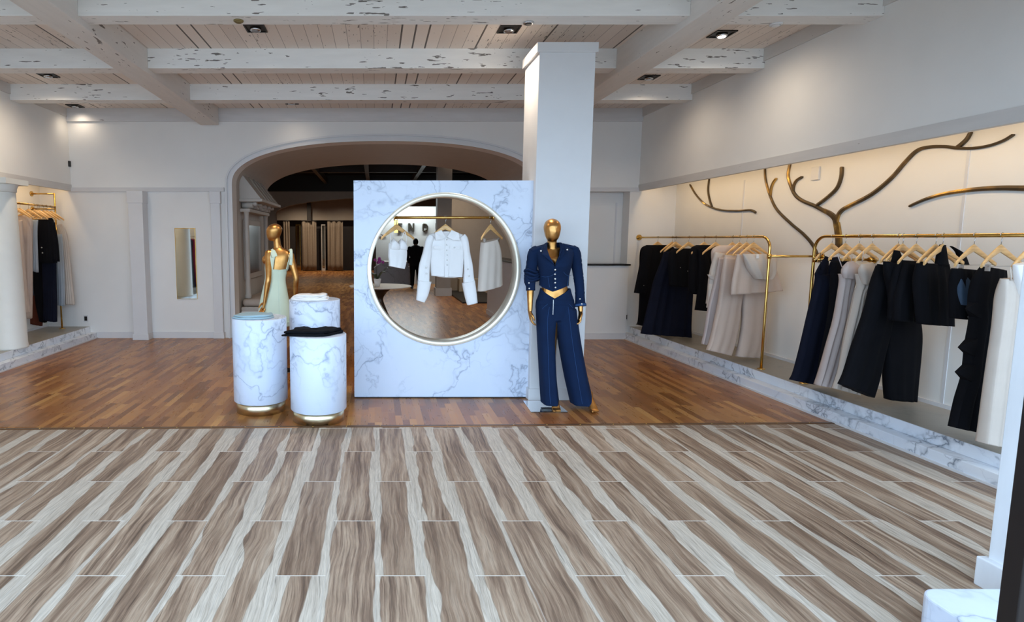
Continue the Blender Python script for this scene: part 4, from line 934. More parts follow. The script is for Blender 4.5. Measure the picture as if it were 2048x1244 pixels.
buttons(T, [(1427, 549), (1427, 562), (1430, 568), (1447, 519)], g, -.128, .007)
hanger(hook1(1480), PH, HG+'carrying the blush trousers', 'bar')
g, T = G('slim_trousers', 'pale blush trousers hanging behind the wide cream trousers', 'trousers', hook1(1479), PH, 'pink_c', [(1438, 515, 1480, 515, .02), (1430, 560, 1478, 562), (1418, 610, 1475, 615), (1410, 660, 1470, 670), (1404, 688, 1462, 700)], .045, .010, 3, 6)
hanger(hook1(1494), PH, HG+'holding the wide cream trousers', 'bar')
g, T = G('wide_trousers', 'wide cream trousers nearly touching the marble step, far right rack', 'trousers', hook1(1494), PH, 'cream_c', [(1450, 510, 1536, 516, .02), (1448, 524, 1536, 530, .04), (1447, 532, 1536, 538, .03)], .045, .004, 4, 7)
part(g, T, 'trouser_leg', 'cream_c', [(1449, 514, 1493, 518, .03), (1444, 550, 1489, 556), (1438, 600, 1480, 606), (1430, 640, 1475, 648), (1421, 680, 1466, 690), (1414, 700, 1459, 711)], .05, .012, 3, 8)
part(g, T, 'trouser_leg', 'cream_c', [(1488, 518, 1536, 520, .03), (1487, 556, 1536, 560), (1486, 606, 1533, 612), (1485, 650, 1531, 655), (1479, 690, 1528, 695), (1474, 713, 1516, 715)], .05, .012, 3, 9)
hanger(hook1(1508), PH, HG+'nearest the pole, over the cream peplum top', 'clips')
g, T = G('peplum_top', 'cream strapless top with flared hem in front of the cream trousers', 'top', hook1(1506), PH, 'cream_c', [(1460, 508, 1528, 514, .02), (1456, 530, 1534, 530), (1450, 560, 1542, 558), (1447, 588, 1549, 580)], .04, .008, 3, 10, y0=-.09)
g, T = G('bustier_top', 'small cream bustier top with cups clipped over the flared top', 'top', hook1(1508), PH, 'ivory_c', [(1461, 507, 1527, 508, .02), (1467, 522, 1526, 522, .05), (1474, 538, 1525, 538, .055), (1483, 550, 1522, 549, .045), (1488, 556, 1517, 557, .03)], .05, .012, 2, 11, y0=-.15)
part(g, T, 'size_tag', 'white_c', [(1480, 508, 1485.5, 508, .002), (1480, 516, 1485.5, 516, .002)], .002, 0, y0=-.20)

# rack two, far to near
HN = 'wooden hanger on the near right rack '
hanger(hook2(1665), PH, HN+'first beside the bent pole')
g, T = garment('halter_dress', 'long dark navy halter dress with keyhole at the start of the near rack', 'dress', hook2(1665), PH)
loft(MB(), T, [(1631, 549, 1682, 548, .03), (1634, 562, 1680, 566), (1628, 590, 1676, 600), (1616, 640, 1668, 650), (1602, 700, 1660, 710), (1590, 745, 1652, 762), (1583, 760, 1640, 771)], .055, .012, 3, 12).build('body', M['navy'], g, True)
part(g, T, 'halter_strap', 'navy', [(1651, 512, 1657, 515, .006), (1640, 530, 1655, 532), (1630, 549, 1651, 551)], .02)
part(g, T, 'halter_strap', 'navy', [(1665, 515, 1678, 513, .006), (1659, 532, 1681, 532), (1655, 552, 1682, 552)], .02)
straps(g, T, 'blk', [[(1636, 505), (1637, 540)], [(1656, 512), (1660, 535)], [(1640, 508), (1652, 516)]], -.02, .003)
MB().sphere((T(1650.5, 586)[0], -.056, T(1650.5, 586)[1]), (.018, .006, .026), 12, 6).build('keyhole', M['wall'], g, True, label='pale keyhole opening')
hanger(hook2(1692), PH, HN+'second from the bent pole')
g, T = G('black_dress', 'black-green long dress half hidden behind the navy halter dress', 'dress', hook2(1692), PH, 'blk', [(1664, 522, 1700, 522, .02), (1664, 560, 1702, 560), (1662, 600, 1698, 605), (1655, 650, 1690, 655), (1640, 720, 1682, 730), (1632, 768, 1676, 777)], .04, .01, 3, 13)
hanger(hook2(1720), PH, HN+'third from the bent pole, holding a blush dress')
def cupdress(hk, label, mat, rows, cup, lines, seed, cut=None):
    g_, T_ = garment('slip_dress', label, 'dress', hk, PH)
    loft(MB(), T_, rows, .04, .014, 3, seed).build('body', M[mat], g_, True)
    part(g_, T_, 'bust_cup', mat, cup, .04, .006, 3, seed, y0=-.035)
    straps(g_, T_, mat, lines, -.02, .005)
    if cut: part(g_, T_, 'cut_out', 'blk', cut, .012, 0, y0=-.046, sub=3)
    return g_
cupdress(hook2(1720), 'long pale blush slip dress with gathered cups, left of the two pale dresses', 'pink_c', [(1679, 548, 1716, 548), (1682, 562, 1708, 564), (1679, 590, 1700, 594), (1670, 640, 1697, 644), (1656, 690, 1688, 696), (1643, 740, 1672, 745), (1633.5, 770, 1663, 775)],
    [(1686, 524, 1697, 521, .01), (1680, 534, 1712, 536), (1677, 545, 1716, 546), (1680, 556, 1712, 559, .03)], [[(1670, 509), (1680, 536)], [(1700, 511), (1697, 528)]], 14, [(1706, 566, 1712, 566, .01), (1701, 577, 1708, 580, .01)])
hanger(hook2(1746), PH, HN+'fourth from the bent pole, holding an ivory dress')
cupdress(hook2(1746), 'long ivory slip dress with gathered cups and side cut-out, right of the two pale dresses', 'ivory_c', [(1714, 548, 1750, 548), (1717, 570, 1744, 572), (1714, 585, 1726, 590), (1706, 620, 1722, 628), (1694, 670, 1712, 680), (1678, 740, 1712, 750), (1665, 776, 1716, 790)],
    [(1714, 528, 1736, 524, .01), (1711, 540, 1750, 540), (1714, 555, 1750, 560), (1718, 568, 1742, 574, .03)], [[(1722, 502), (1719, 524)]], 15)
part(C.objects[-1] if False else g, T, 'lining', 'navy', [(1662, 765, 1690, 765, .01), (1660, 774, 1700, 785, .01)], .02, 0) if False else None
hanger(hook2(1798), PH, HN+'one of the pair over the long black trousers', 'bar')
hanger(hook2(1807), PH, HN+'with the waistcoat strap over it')
g, T = G('wide_trousers', 'long wide black trousers, left leg swung forward, near right rack', 'trousers', hook2(1798), PH, 'blk', [(1756, 528, 1812, 536, .02), (1751, 545, 1817, 552, .04), (1749, 555, 1819, 560, .03)], .05, .004, 3, 16)
part(g, T, 'trouser_leg', 'blk', [(1755, 531, 1788, 536, .03), (1747, 565, 1787, 572), (1735, 615, 1782, 625), (1720, 660, 1774, 672), (1706, 700, 1766, 706), (1692, 745, 1754, 760), (1681, 768, 1744, 795)], .055, .01, 3, 17)
part(g, T, 'trouser_leg', 'blk', [(1780, 535, 1813, 539, .03), (1778, 572, 1823, 570), (1772, 625, 1832, 622), (1768, 672, 1838, 668), (1769, 710, 1836, 710), (1771, 760, 1831, 760), (1775, 799, 1827, 802)], .055, .01, 3, 18)
g, T = G('waistcoat', 'black waistcoat top with pearl button over the black trousers', 'top', hook2(1807), PH, 'blk', [(1752, 522, 1798, 532, .03), (1754, 545, 1800, 550), (1762, 580, 1800, 585), (1766, 625, 1806, 628)], .04, .006, 3, 19, y0=-.06)
part(g, T, 'shoulder_strap', 'blk', [(1780, 500, 1790, 502, .01), (1778, 515, 1794, 517), (1772, 530, 1796, 534)], .02, 0, y0=-.03)
buttons(T, [(1781, 566)], g, -.108, .009)
hanger(hook2(1834), PH, HN+'inside the black jacket with a pale shoulder button')
g, T = G('black_jacket', 'black short jacket with a pale shoulder button beside the strap top, near right rack', 'jacket', hook2(1834), PH, 'blk', [(1800, 520, 1850, 524, .03), (1790, 540, 1862, 542), (1784, 580, 1862, 582), (1780, 640, 1858, 644)], .05, .006, 3, 20)
part(g, T, 'sleeve', 'blk', [(1796, 524, 1816, 528, .03), (1786, 560, 1816, 562), (1778, 600, 1810, 604), (1776, 640, 1806, 642)], .04, y0=-.05)
buttons(T, [(1803, 527)], g, -.075, .007)
hanger(hook2(1873), PH, HN+'left of the broad black shoulder strap')
hanger(hook2(1887), PH, HN+'crossed by the broad black shoulder strap')
g, T = G('sleeveless_shirt', 'black sleeveless top with a broad strap slung over its hanger, hem folded at the bottom', 'top', hook2(1880), PH, 'blk', [(1836, 526, 1896, 528, .03), (1832, 560, 1898, 562), (1834, 600, 1900, 604), (1838, 648, 1902, 652)], .05, .01, 3, 21)
part(g, T, 'shoulder_strap', 'blk', [(1874, 489, 1884, 490, .012), (1870, 510, 1884, 510), (1866, 530, 1888, 530)], .025, 0, y0=-.02)
part(g, T, 'shoulder_strap', 'blk', [(1901, 492, 1908, 496, .012), (1914, 505, 1926, 508), (1920, 528, 1936, 530)], .02, 0, y0=.0)
hanger(hook2(1950), PH, HN+'with empty arms above the denim top, clips below', 'clips')
g, T = G('denim_top', 'small dark denim bustier with zip and stud, near right rack', 'top', hook2(1942), PH, 'blk', [(1896, 536, 1948, 540, .03), (1894, 560, 1946, 565), (1896, 600, 1940, 605), (1898, 636, 1941, 639)], .045, .008, 3, 22, y0=-.03)
part(g, T, 'denim_panel', 'slate', [(1900, 555, 1922, 550, .01), (1896, 575, 1938, 578), (1900, 608, 1922, 610)], .03, .004, y0=-.055)
buttons(T, [(1909, 631)], g, -.08, .008)
hanger(hook2(2004), PH, HN+'holding the long black ruffled dress', 'clips')
g, T = G('ruffled_dress', 'long black dress with pointed ruffles down one side, near right rack', 'dress', hook2(1995), PH, 'blk', [(1965, 533, 2008, 541, .03), (1952, 560, 2004, 565), (1945, 600, 1996, 610), (1948, 640, 1990, 650), (1940, 690, 1984, 700), (1934, 750, 1976, 760), (1920, 800, 1968, 812), (1908, 855, 1964, 865)], .05, .01, 3, 23)
for (a_, b_, c_) in (((1950, 600), (1932, 618), (1950, 636)), ((1944, 676), (1917, 695), (1944, 714)), ((1938, 728), (1911, 744), (1934, 762))):
    q = [Vector((T(*p)[0], -.0, T(*p)[1])) for p in (a_, b_, c_, ((a_[0]+c_[0])/2+22, (a_[1]+c_[1])/2))]
    mb = MB(); mb.add([q[0]+Vector((0,-.03,0)), q[1], q[2]+Vector((0,-.03,0)), q[3]+Vector((0,-.05,0)), q[0]+Vector((0,.03,0)), q[1]+Vector((.004,.008,0)), q[2]+Vector((0,.03,0)), q[3]+Vector((0,.03,0))], [(0,1,2,3), (7,6,5,4), (0,4,5,1), (1,5,6,2), (2,6,7,3), (3,7,4,0)])
    mb.build('ruffle', M['blk'], g)
hk = hook2(2066); hanger(hk, PH, HN+'nearest the doorpost above the long ivory dress')
g, T = G('long_dress', 'long ivory dress reaching the marble step beside the doorpost', 'dress', hk, PH, 'ivory_c', [(2005, 558, 2046, 555, .03), (2001, 590, 2040, 600), (1995, 650, 2034, 655), (1985, 720, 2028, 725), (1976, 790, 2020, 800), (1968, 860, 2012, 870), (1965, 886, 2006, 892)], .05, .010, 3, 24)
straps(g, T, 'ivory_c', [[(2009, 534), (2010, 560)], [(2014, 536), (2030, 575)]], -.03, .006)
hk = hook2(2085)
g, T = G('white_shirt', 'white shirt at the very edge of the near right rack behind the doorpost', 'top', hk, PH, 'white_c', [(2030, 530, 2085, 520, .03), (2034, 560, 2088, 560), (2042, 600, 2090, 600)], .04, .006, 3, 25)

# ------------------------------------------------------------------ brass branches on the right wall
WX = NXR - .002
def zp(x, y): return (1240 + x/2.5347, 230 + y/2.5347)
def branch(mb, pts, w0, w1, d0=.0):
    P = []
    for x, y in pts:
        p = onX(*zp(x, y), WX); P.append(Vector((0, p.y, p.z)))
    P = catmull(P, 8); n = len(P); rs = []
    for i, p in enumerate(P):
        t_ = (P[min(i+1, n-1)]-P[max(i-1, 0)]).normalized(); B = Vector((0, -t_.z, t_.y)); g_ = i/(n-1); w_ = (w0*(1-g_)+w1*g_)/2
        if i == n-1: w_ *= .35
        x0, x1 = WX - .018 - d0, WX
        rs.append([(x0, p.y+B.y*w_, p.z+B.z*w_), (x0-.004, p.y, p.z), (x0, p.y-B.y*w_, p.z-B.z*w_), (x1, p.y-B.y*w_, p.z-B.z*w_), (x1, p.y+B.y*w_, p.z+B.z*w_)])
    mb.rings(rs, True); return mb
def bthing(label, parts):
    P = onX(*zp(*parts[0][1][0]), WX); t_ = thing('metal_branch', label, 'wall decoration', (0, 0, 0), 0, None)
    for nm, pts, w0, w1, d in parts: branch(MB(), pts, w0, w1, d).build(nm, M['branch'], t_, False)
bthing('slender forked bronze branch on the right wall nearest the far corner', [('branch', [(692,495),(665,482),(600,485),(520,482),(460,465),(420,440),(385,400),(357,352)], .024, .018, 0), ('twig', [(470,466),(458,430),(450,380),(456,320)], .022, .016, .003)])
bthing('long thin curved bronze branch rising beside the end of the near rack', [('branch', [(1016,745),(985,665),(935,605),(870,550),(800,480),(765,410),(742,330),(738,270)], .028, .02, 0), ('twig', [(766,410),(770,375),(780,345),(798,320)], .028, .022, .003)])
bthing('big brass tree trunk with spreading branches on the right wall', [
    ('trunk', [(1112,690),(1115,640),(1110,590),(1103,545)], .07, .064, .004), ('trunk', [(1103,560),(1095,525),(1070,500),(1035,482)], .056, .04, .004),
    ('branch', [(1050,492),(1030,481),(990,460),(930,435),(892,405),(868,355),(856,305),(866,245)], .038, .028, 0), ('twig', [(882,385),(885,360),(900,332),(930,313)], .026, .022, .003),
    ('branch', [(1000,460),(1060,415),(1105,370),(1126,315),(1130,262)], .03, .032, .003),
    ('branch', [(1100,550),(1110,510),(1130,483),(1170,460),(1280,402),(1380,320),(1450,240),(1510,182),(1570,163),(1650,160),(1720,168),(1800,168),(1880,155),(1950,130),(2003,98)], .042, .016, 0),
    ('twig', [(1718,164),(1745,142),(1768,118),(1786,85)], .03, .02, .003)])
bthing('broad dark bronze branch with a bright pointed tip, right edge of the picture', [('branch', [(2300,395),(2150,374),(2040,371),(1940,370),(1830,375),(1720,388),(1640,402),(1560,425),(1500,450),(1472,464)], .046, .018, 0)])
p_ = onX(1633, 347, WX); tag(MB().bb(WX-.02, WX, p_.y-.055, p_.y+.055, p_.z-.07, p_.z+.07).build('wall_sensor', M['trim'], bevel=.003), 'white rectangular plate high on the right wall between the branches', 'wall plate')
def outlet(c, d, label, mat='black'):
    t_ = MB().box(c, d).build('outlet', M['trim'], bevel=.002); tag(t_, label, 'outlet')
    i_ = [x*.62 for x in d]; k_ = d.index(min(d)); i_[k_] = d[k_]*1.4; MB().box(c, i_).build('socket', M[mat], t_)
# outlets
p_ = onY(172, 637, FY); outlet((p_.x, FY-.004, p_.z), (.075, .008, .115), 'black outlet low on the far wall beside the left marble step')
p_ = onY(1251, 634, FY); outlet((4.07 if p_.x < 4.07 else p_.x, FY-.004, p_.z), (.075, .008, .115), 'outlet by the corner above the right marble step')
p_ = onX(139, 328, XL); tag(MB().bb(XL, XL+.02, p_.y-.04, p_.y+.04, p_.z-.045, p_.z+.045).build('wall_sensor', M['black']), 'small black sensor on the left upper wall near the corner', 'sensor')

# ------------------------------------------------------------------ half wall counter right of the column
c0 = onH(974, 627); c1 = onH(1250, 678)
ct = thing('counter', 'white half-height counter with a thin black top between the column and the right platform', 'counter', (c0.x, 9.18, 0))
cw, cdp = c1.x-.0-c0.x, c0.y-9.18
CH = onY(1200, 528, 9.18).z
m = MB().bb(0, cw, 0, .34, 0, CH-.025).bb(0, .3, .34, cdp, 0, CH-.025); m.build('body', M['wall_far'], ct)
m = MB()
for i in range(int(cdp/.055)): m.bb(-.010, 0, i*.055, i*.055+.047, .1, CH-.04)
m.build('beadboard', M['trim'], ct)
MB().bb(-.02, .0, 0, cdp+.01, 0, .1).bb(-.02, cw, -.018, 0, 0, .1).bb(-.02, 0, -.018, .01, 0, .1).build('baseboard', M['trim'], ct)
MB().bb(-.03, cw+.02, -.03, .36, CH-.025, CH).bb(-.03, .33, .36, cdp+.02, CH-.025, CH).build('counter_top', M['blacktop'], ct, bevel=.003)

# ------------------------------------------------------------------ mirror on the far wall
a_, b_ = onY(350.5, 456, FY), onY(395, 598, FY); a2 = onY(390, 456, FY)
mx0, mx1, mz0, mz1 = onY(352, 527, FY).x, onY(393, 527, FY).x, b_.z, a_.z
mr = thing('wall_mirror', 'narrow frameless mirror on the far wall between two pilasters', 'mirror', ((mx0+mx1)/2, FY, mz0))
w_ = (mx1-mx0)/2; MB().bb(-w_, w_, -.012, 0, 0, mz1-mz0).build('backing', M['brass'], mr); MB().bb(-w_+.008, w_-.008, -.014, -.010, .008, mz1-mz0-.008).build('mirror_glass', M['mirror'], mr)

# ------------------------------------------------------------------ left side: round column, rack, clothes
rc = thing('round_column', 'cream round column standing on the left marble platform', 'column', (-4.80, 7.45, PLAT))
MB().lathe([(.215, 0), (.215, .02), (.205, .06), (.192, 1.2), (.176, 2.0), (.17, SOF-PLAT-.17)], n=48).build('shaft', M['cream'], rc, True)
MB().lathe([(.17, SOF-PLAT-.17), (.19, SOF-PLAT-.16), (.19, SOF-PLAT-.12), (.215, SOF-PLAT-.07), (.225, SOF-PLAT-.0)], n=48).build('capital', M['cream'], rc, True)
MB().bb(-.235, .235, -.235, .235, SOF-PLAT-.07, SOF-PLAT-.002).build('abacus', M['cream'], rc)
LX = -5.0
lp = onH(122, 657, PLAT); LY = lp.y
def onLX(px, pyy): return onX(px, pyy, LX)
zt_ = 1.0
lz = {k_: onX(107, v, LX).z for k_, v in (('top', 381), ('mid', 415), ('low', 421))}
def yl(px, pyy=450): return onX(px, pyy, LX).y
lyp = onX(122, 600, LX).y; yn = onX(21, 440, LX).y
ztop = Vector((LX, lyp, 0)); 
def zat(pyy, y, x=LX):
    # height of the picture row at the ground point (x, y), solved along the vertical line
    lo, hi = 0., 4.
    def rowof(h):
        d_ = Vector((x, y, h)) - Vector((0, 0, HC)); u_ = Vector((0, ST, CT)); f_ = Vector((0, CT, -ST)); return PY - F*d_.dot(u_)/d_.dot(f_)
    for _ in range(40):
        m_ = (lo+hi)/2
        if rowof(m_) > pyy: lo = m_
        else: hi = m_
    return lo
zT = min(zat(381, LY), SOF-.05); zM = zat(414, LY)
lr = thing('clothes_rack', 'tall thin bronze clothes rack behind the round column on the left', 'clothes rack', (LX, LY, PLAT))
dn = yn-LY
f0 = MB().tube([(0, 0, 0), (0, 0, zT-PLAT)], .013, 10).tube([(0, dn, 0), (0, dn, zM-PLAT+.05)], .013, 10).tube([(0, dn, zM-PLAT), (0, 0, zM-PLAT)], .014, 10)
f0.build('frame', M['brass'], lr, True)
for z_ in (zT-.01, zM-.03):
    b_ = MB().tube([(NXL-LX, 0, z_-PLAT), (0, 0, z_-PLAT)], .011, 10).build('wall_brace', M['brass'], lr, True)
    MB().tube([(NXL-LX, 0, z_-PLAT), (NXL-LX+.015, 0, z_-PLAT)], .04, 20).build('wall_flange', M['brass'], b_, True)
MB().lathe([(.05, 0), (.05, .006), (.02, .012)], n=24).build('foot_flange', M['brass'], lr, True)
LZ = zM
def hookL(px): p = onX(px, 420, LX); return Vector((LX, p.y, LZ+.002))
PL = R(-4)
HL = 'wooden hanger on the left rack '
def GL(name, label, cat, hk, mat, rows, **kw):
    kw.setdefault('amp', .006); return G(name, label, cat, hk, PL, mat, rows, **kw)
hanger(hookL(33), PL, HL+'nearest the round column')
g, T = GL('pale_coat', 'pale beige coat half hidden behind the round column on the left', 'coat', hookL(30), 'cream_c', [(22, 445, 44, 440, .03), (22, 470, 46, 470), (28, 540, 50, 540), (36, 600, 56, 600), (36, 624, 60, 626)], dep=.04, seed=31)
hanger(hookL(40), PL, HL+'over the beige coat')
g, T = GL('long_coat', 'long light beige coat hanging next to the round column', 'coat', hookL(46), 'cream_c', [(32, 432, 58, 430, .03), (32, 440, 64, 446), (34, 500, 64, 505), (37, 570, 64, 575), (38, 632, 63, 637)], dep=.05, seed=32)
hanger(hookL(57), PL, HL+'between the beige coat and the black dress')
g, T = GL('grey_top', 'grey sleeveless top just behind the beige coat', 'top', hookL(57), 'greyblue', [(58, 440, 76, 440, .02), (58, 470, 74, 472), (62, 540, 76, 545)], dep=.03, seed=33)
hanger(hookL(69), PL, HL+'over the rust trousers', 'bar')
g, T = GL('rust_trousers', 'rust brown trousers showing under the dark clothes on the left', 'trousers', hookL(94), 'rust', [(72, 450, 92, 450, .02), (62, 560, 88, 560), (56, 610, 86, 615), (54, 646, 84, 652)], dep=.03, seed=34)
hanger(hookL(75), PL, HL+'over the slate skirt')
g, T = GL('slate_skirt', 'slate blue skirt peeking between the dark garments on the left', 'skirt', hookL(90), 'slate', [(72, 450, 92, 450, .02), (66, 520, 90, 520), (68, 590, 86, 595)], dep=.04, seed=35)
hanger(hookL(78), PL, HL+'holding the black sleeveless dress')
g, T = GL('black_dress', 'long black sleeveless dress with a pointed side tie on the left rack', 'dress', hookL(86), 'blk', [(70, 438, 96, 436, .03), (62, 470, 100, 470), (64, 500, 102, 505), (67, 560, 106, 560), (72, 610, 108, 615), (80, 642, 92, 645)], dep=.045, seed=36)
m_ = MB(); strap(m_, T, [(66, 482), (56, 480), (47, 477)], -.03, .008); m_.build('side_tie', M['blk'], g, True)
hanger(hookL(87), PL, HL+'inside the black jacket')
g, T = GL('black_jacket', 'black jacket with two pale buttons on the left rack', 'jacket', hookL(76), 'blk', [(84, 438, 108, 436, .03), (82, 450, 112, 448), (84, 490, 116, 490), (86, 526, 117, 526)], dep=.05, seed=37, y0=-.05)
buttons(T, [(92.5, 495), (94, 505.5)], g, -.105, .012)
part(g, T, 'sleeve', 'blk', [(106, 440, 114, 446, .03), (110, 480, 120, 482), (112, 520, 123.5, 523)], .04, y0=-.06)
g, T = GL('wide_trousers', 'long dark navy trousers under the black jacket on the left rack', 'trousers', hookL(81), 'navy', [(84, 500, 112, 500, .03), (86, 560, 112, 560), (88, 600, 113, 600), (88, 640, 113, 644)], dep=.05, seed=38)
hanger(hookL(94), PL, HL+'over the light wash trousers', 'bar')
g, T = GL('light_trousers', 'light grey-blue trousers between the black jacket and the ivory dress', 'trousers', hookL(103), 'greyblue', [(104, 470, 124, 468, .02), (106, 530, 128, 530), (109, 580, 130, 580), (111, 609, 130, 612)], dep=.04, seed=39)
hanger(hookL(102), PL, HL+'nearest the far wall, holding the ivory dress')
g, T = GL('ivory_dress', 'ivory long dress nearest the far wall on the left rack', 'dress', hookL(110), 'ivory_c', [(112, 450, 124, 448, .02), (118, 470, 134, 470), (124, 520, 140, 522), (128, 580, 146, 582), (130, 608, 149, 610)], dep=.035, seed=40)

rc2 = thing('round_column', 'cream round column further forward on the left platform, reflected in the narrow mirror', 'column', (-4.80, 4.2, PLAT))
for ch in rc.children:
    c_ = ch.copy(); C.objects.link(c_); c_.parent = rc2
for y_, m_, nm_, lb_ in ((2.98, 'red', 'crimson_dress', 'crimson dress seen only in the narrow mirror'), (3.35, 'navy', 'navy_dress', 'dark navy dress seen only in the narrow mirror')):
    g_ = thing(nm_, lb_, 'dress', (-5.0, y_, 1.68), R(-40)); loft(MB(), None, [(-.10, -.06, .10, -.06, .02), (-.2, -.14, .2, -.14, .05), (-.17, -.5, .17, -.5, .06), (-.24, -1.36, .24, -1.36, .07)], .05, .014, 3, 50, conv=False).build('body', M[m_], g_, True)
r3 = thing('clothes_rack', 'thin bronze clothes rack at the front of the left platform, seen in the mirror', 'clothes rack', (-5.0, 3.75, PLAT)); MB().tube([(0, 0, 0), (0, 0, 1.49), (0, -1.3, 1.49), (0, -1.3, 0)], .013, 8).build('frame', M['brass'], r3, True)

# ------------------------------------------------------------------ ceiling lights and sensors
first = None
def downlight(px, pyy, label, lit=False, power=26, aim=(0, 0), h=CEIL):
    p = onH(px, pyy, h); t_ = thing('downlight', label, 'ceiling light', (p.x, p.y, h), 0, None)
    fr = MB()
    for a_, b_, c_, d_ in ((-.1, .1, -.1, -.085), (-.1, .1, .085, .1), (-.1, -.085, -.085, .085), (.085, .1, -.085, .085)): fr.bb(a_, b_, c_, d_, -.012, .0)
    fr.build('frame', M['black'], t_); MB().bb(-.086, .086, -.086, .086, -.004, -.001).build('recess', M['black'], t_)
    MB().lathe([(.052, -.006), (.05, -.03), (.036, -.032)], n=24).build('gimbal_ring', M['chrome'], t_, True)
    MB().lathe([(.036, -.033), (.0345, -.036)], n=24).build('bulb', M['lamp'] if lit else M['chrome'], t_, True)
    spot('downlight_beam', (p.x, p.y, h-.06), power*1.7, SOFT, 155, 1., (p.x+aim[0]*.3, p.y+aim[1]*.3, 0), .05)
downlight(511, 55.5, 'square black downlight behind the front beam, left of the middle bay', power=55, aim=(0, .6))
downlight(1018, 57.5, 'square black downlight behind the front beam, next to the square column', power=55, aim=(-.8, .5))
downlight(1444, 67, 'lit square downlight in the right bay', True, 22, (1.5, .3))
downlight(96, 149.5, 'small square downlight in the left bay', power=30, aim=(-1.4, .6))
downlight(1298, 154, 'small square downlight in the right bay nearer the far wall', power=16, aim=(1.0, .2))
downlight(150, 211, 'thin dark downlight close to the far wall in the left bay', power=4, aim=(.5, 1.6))
downlight(583, 204.5, 'tiny downlight close to the far wall above the arch', power=3, aim=(0, 1.0))
def sensor(px, pyy, label, r_=.045, mat='chrome', h=None):
    p = onH(px, pyy, h or CEIL-BH); t_ = thing('ceiling_sensor', label, 'sensor', (p.x, p.y, (h or CEIL-BH)))
    MB().lathe([(r_, 0), (r_, -.008), (r_*.8, -.014)], n=28).build('ring', M[mat], t_, True); MB().lathe([(r_*.7, -.014), (r_*.55, -.02)], n=28).build('cap', M['black' if mat == 'chrome' else mat], t_, True)
M['knob'] = plain('aged_brass_disc', '8e7f55', .5, .1, metal=.5)
sensor(477, 41, 'pale brass round disc under the front beam, left half', .042, 'knob')
sensor(1057, 45, 'round metal sensor under the front beam beside the square column', .046)
sensor(1552, 48, 'white round disc under the front beam in the right bay', .05, 'trim')

# ------------------------------------------------------------------ foreground right: doorpost, marble ledge, dark door stile
bp = onH(1950, 1172); px_ = bp.x
post = thing('door_post', 'white painted worn doorpost at the right edge of the picture', 'post', (px_+.045, bp.y-.16, 0))
MB().bb(0, .24, 0, .16, 0, 2.95).build('shaft', M['post'], post, bevel=.004)
MB().bb(-.035, .27, -.02, .18, 0, .14).build('base', M['post'], post, bevel=.006)
Lh = .16; l0 = onH(1862, 1200, Lh); l1 = onH(1890, 1176, Lh); 
poly = []; xa, yb_ = l0.x, l1.y; rr2 = .085
for i in range(9):
    a_ = PI - PI/2*i/8; poly.append((xa+rr2+rr2*math.cos(a_), yb_-rr2+rr2*math.sin(a_)))
poly += [(3.7, yb_), (3.7, yb_-.75)]
for i in range(9):
    a_ = 3*PI/2 - PI/2*i/8; poly.append((xa+rr2+rr2*math.cos(a_), yb_-.75+rr2+rr2*math.sin(a_)))
mb = MB(); rs = [[(x, y, z) for x, y in poly] for z in (0, Lh)]; mb.rings(rs, True); tag(mb.build('marble_ledge', M['marble'], bevel=.008), 'low white marble ledge with a rounded corner at the bottom right', 'ledge')
ds = onY(2011, 1080, 1.5)
dr_ = thing('door_frame', 'dark bronze door stile cutting off the bottom right corner of the picture', 'door frame', (ds.x+.0, 1.5, 0))
MB().bb(0, .11, -.05, 0, 0, 2.6).build('stile', M['doorblack'], dr_, bevel=.003); MB().bb(.11, 1.1, -.05, 0, 0, .25).build('rail', M['doorblack'], dr_); MB().bb(.11, 1.1, -.05, 0, 2.45, 2.6).build('rail', M['doorblack'], dr_); MB().bb(1.0, 1.1, -.05, 0, .25, 2.45).build('stile', M['doorblack'], dr_)
MB().bb(.11, 1.0, -.03, -.024, .25, 2.45).build('glass', M['pane'], dr_)

# ------------------------------------------------------------------ inside the passage: little roof over a window bay, bench
JX = -2.277
aw = thing('window_hood', 'carved pale window bay with a small sloping roof inside the left of the arch', 'window bay', (JX, 10.1, 0))
ya, yb2 = -.35, 1.45; pr = .36
e_ = onX(470, 394, JX); zE = 2.28; zTp = 2.75
mb = MB(); mb.add([(0, ya, zTp), (0, yb2, zTp), (pr, yb2, zE), (pr, ya, zE), (0, ya, zE), (0, yb2, zE)], [(0,3,2,1), (0,4,3), (1,2,5), (4,5,2,3), (0,1,5,4)], True)
mb.build('roof', M['jamb'], aw)
for y_ in (.1, .45, .8, 1.15): 
    mb = MB().tube([(0.01, y_, zTp+.005), (pr, y_, zE+.008)], .011, 6); mb.build('batten', M['jamb'], aw, True)
MB().bb(0, pr+.03, ya-.03, yb2+.03, zE-.05, zE).build('eave', M['jamb'], aw, bevel=.008)
for y_ in (ya+.12, .2, .62, 1.05, yb2-.12):
    MB().tube([(.02, y_, zE-.10), (.20, y_, zE-.10)], .055, 12).tube([(.18, y_, zE-.085), (.27, y_, zE-.07)], .035, 12).build('scroll_bracket', M['jamb'], aw, True)
MB().bb(0, .17, ya, yb2, zE-.22, zE-.16).build('cornice', M['jamb'], aw, bevel=.01)
for y_ in (ya+.05, yb2-.05): MB().tube([(.10, y_, .605), (.10, y_, .64), (.10, y_, .68), (.10, y_, 2.0), (.10, y_, zE-.2)], [.06, .06, .045, .04, .05], 16).build('colonnette', M['jamb'], aw, True)
MB().bb(0, .04, ya+.2, yb2-.2, .9, 1.95).build('panel', M['jamb'], aw, bevel=.01)
MB().bb(.04, .05, ya+.3, yb2-.3, 1.0, 1.85).build('pane', M['chrome'], aw)
bn = thing('bench', 'pale built-in bench with an open front under the window bay, left of the arch', 'bench', (JX+.02, 10.0, 0))
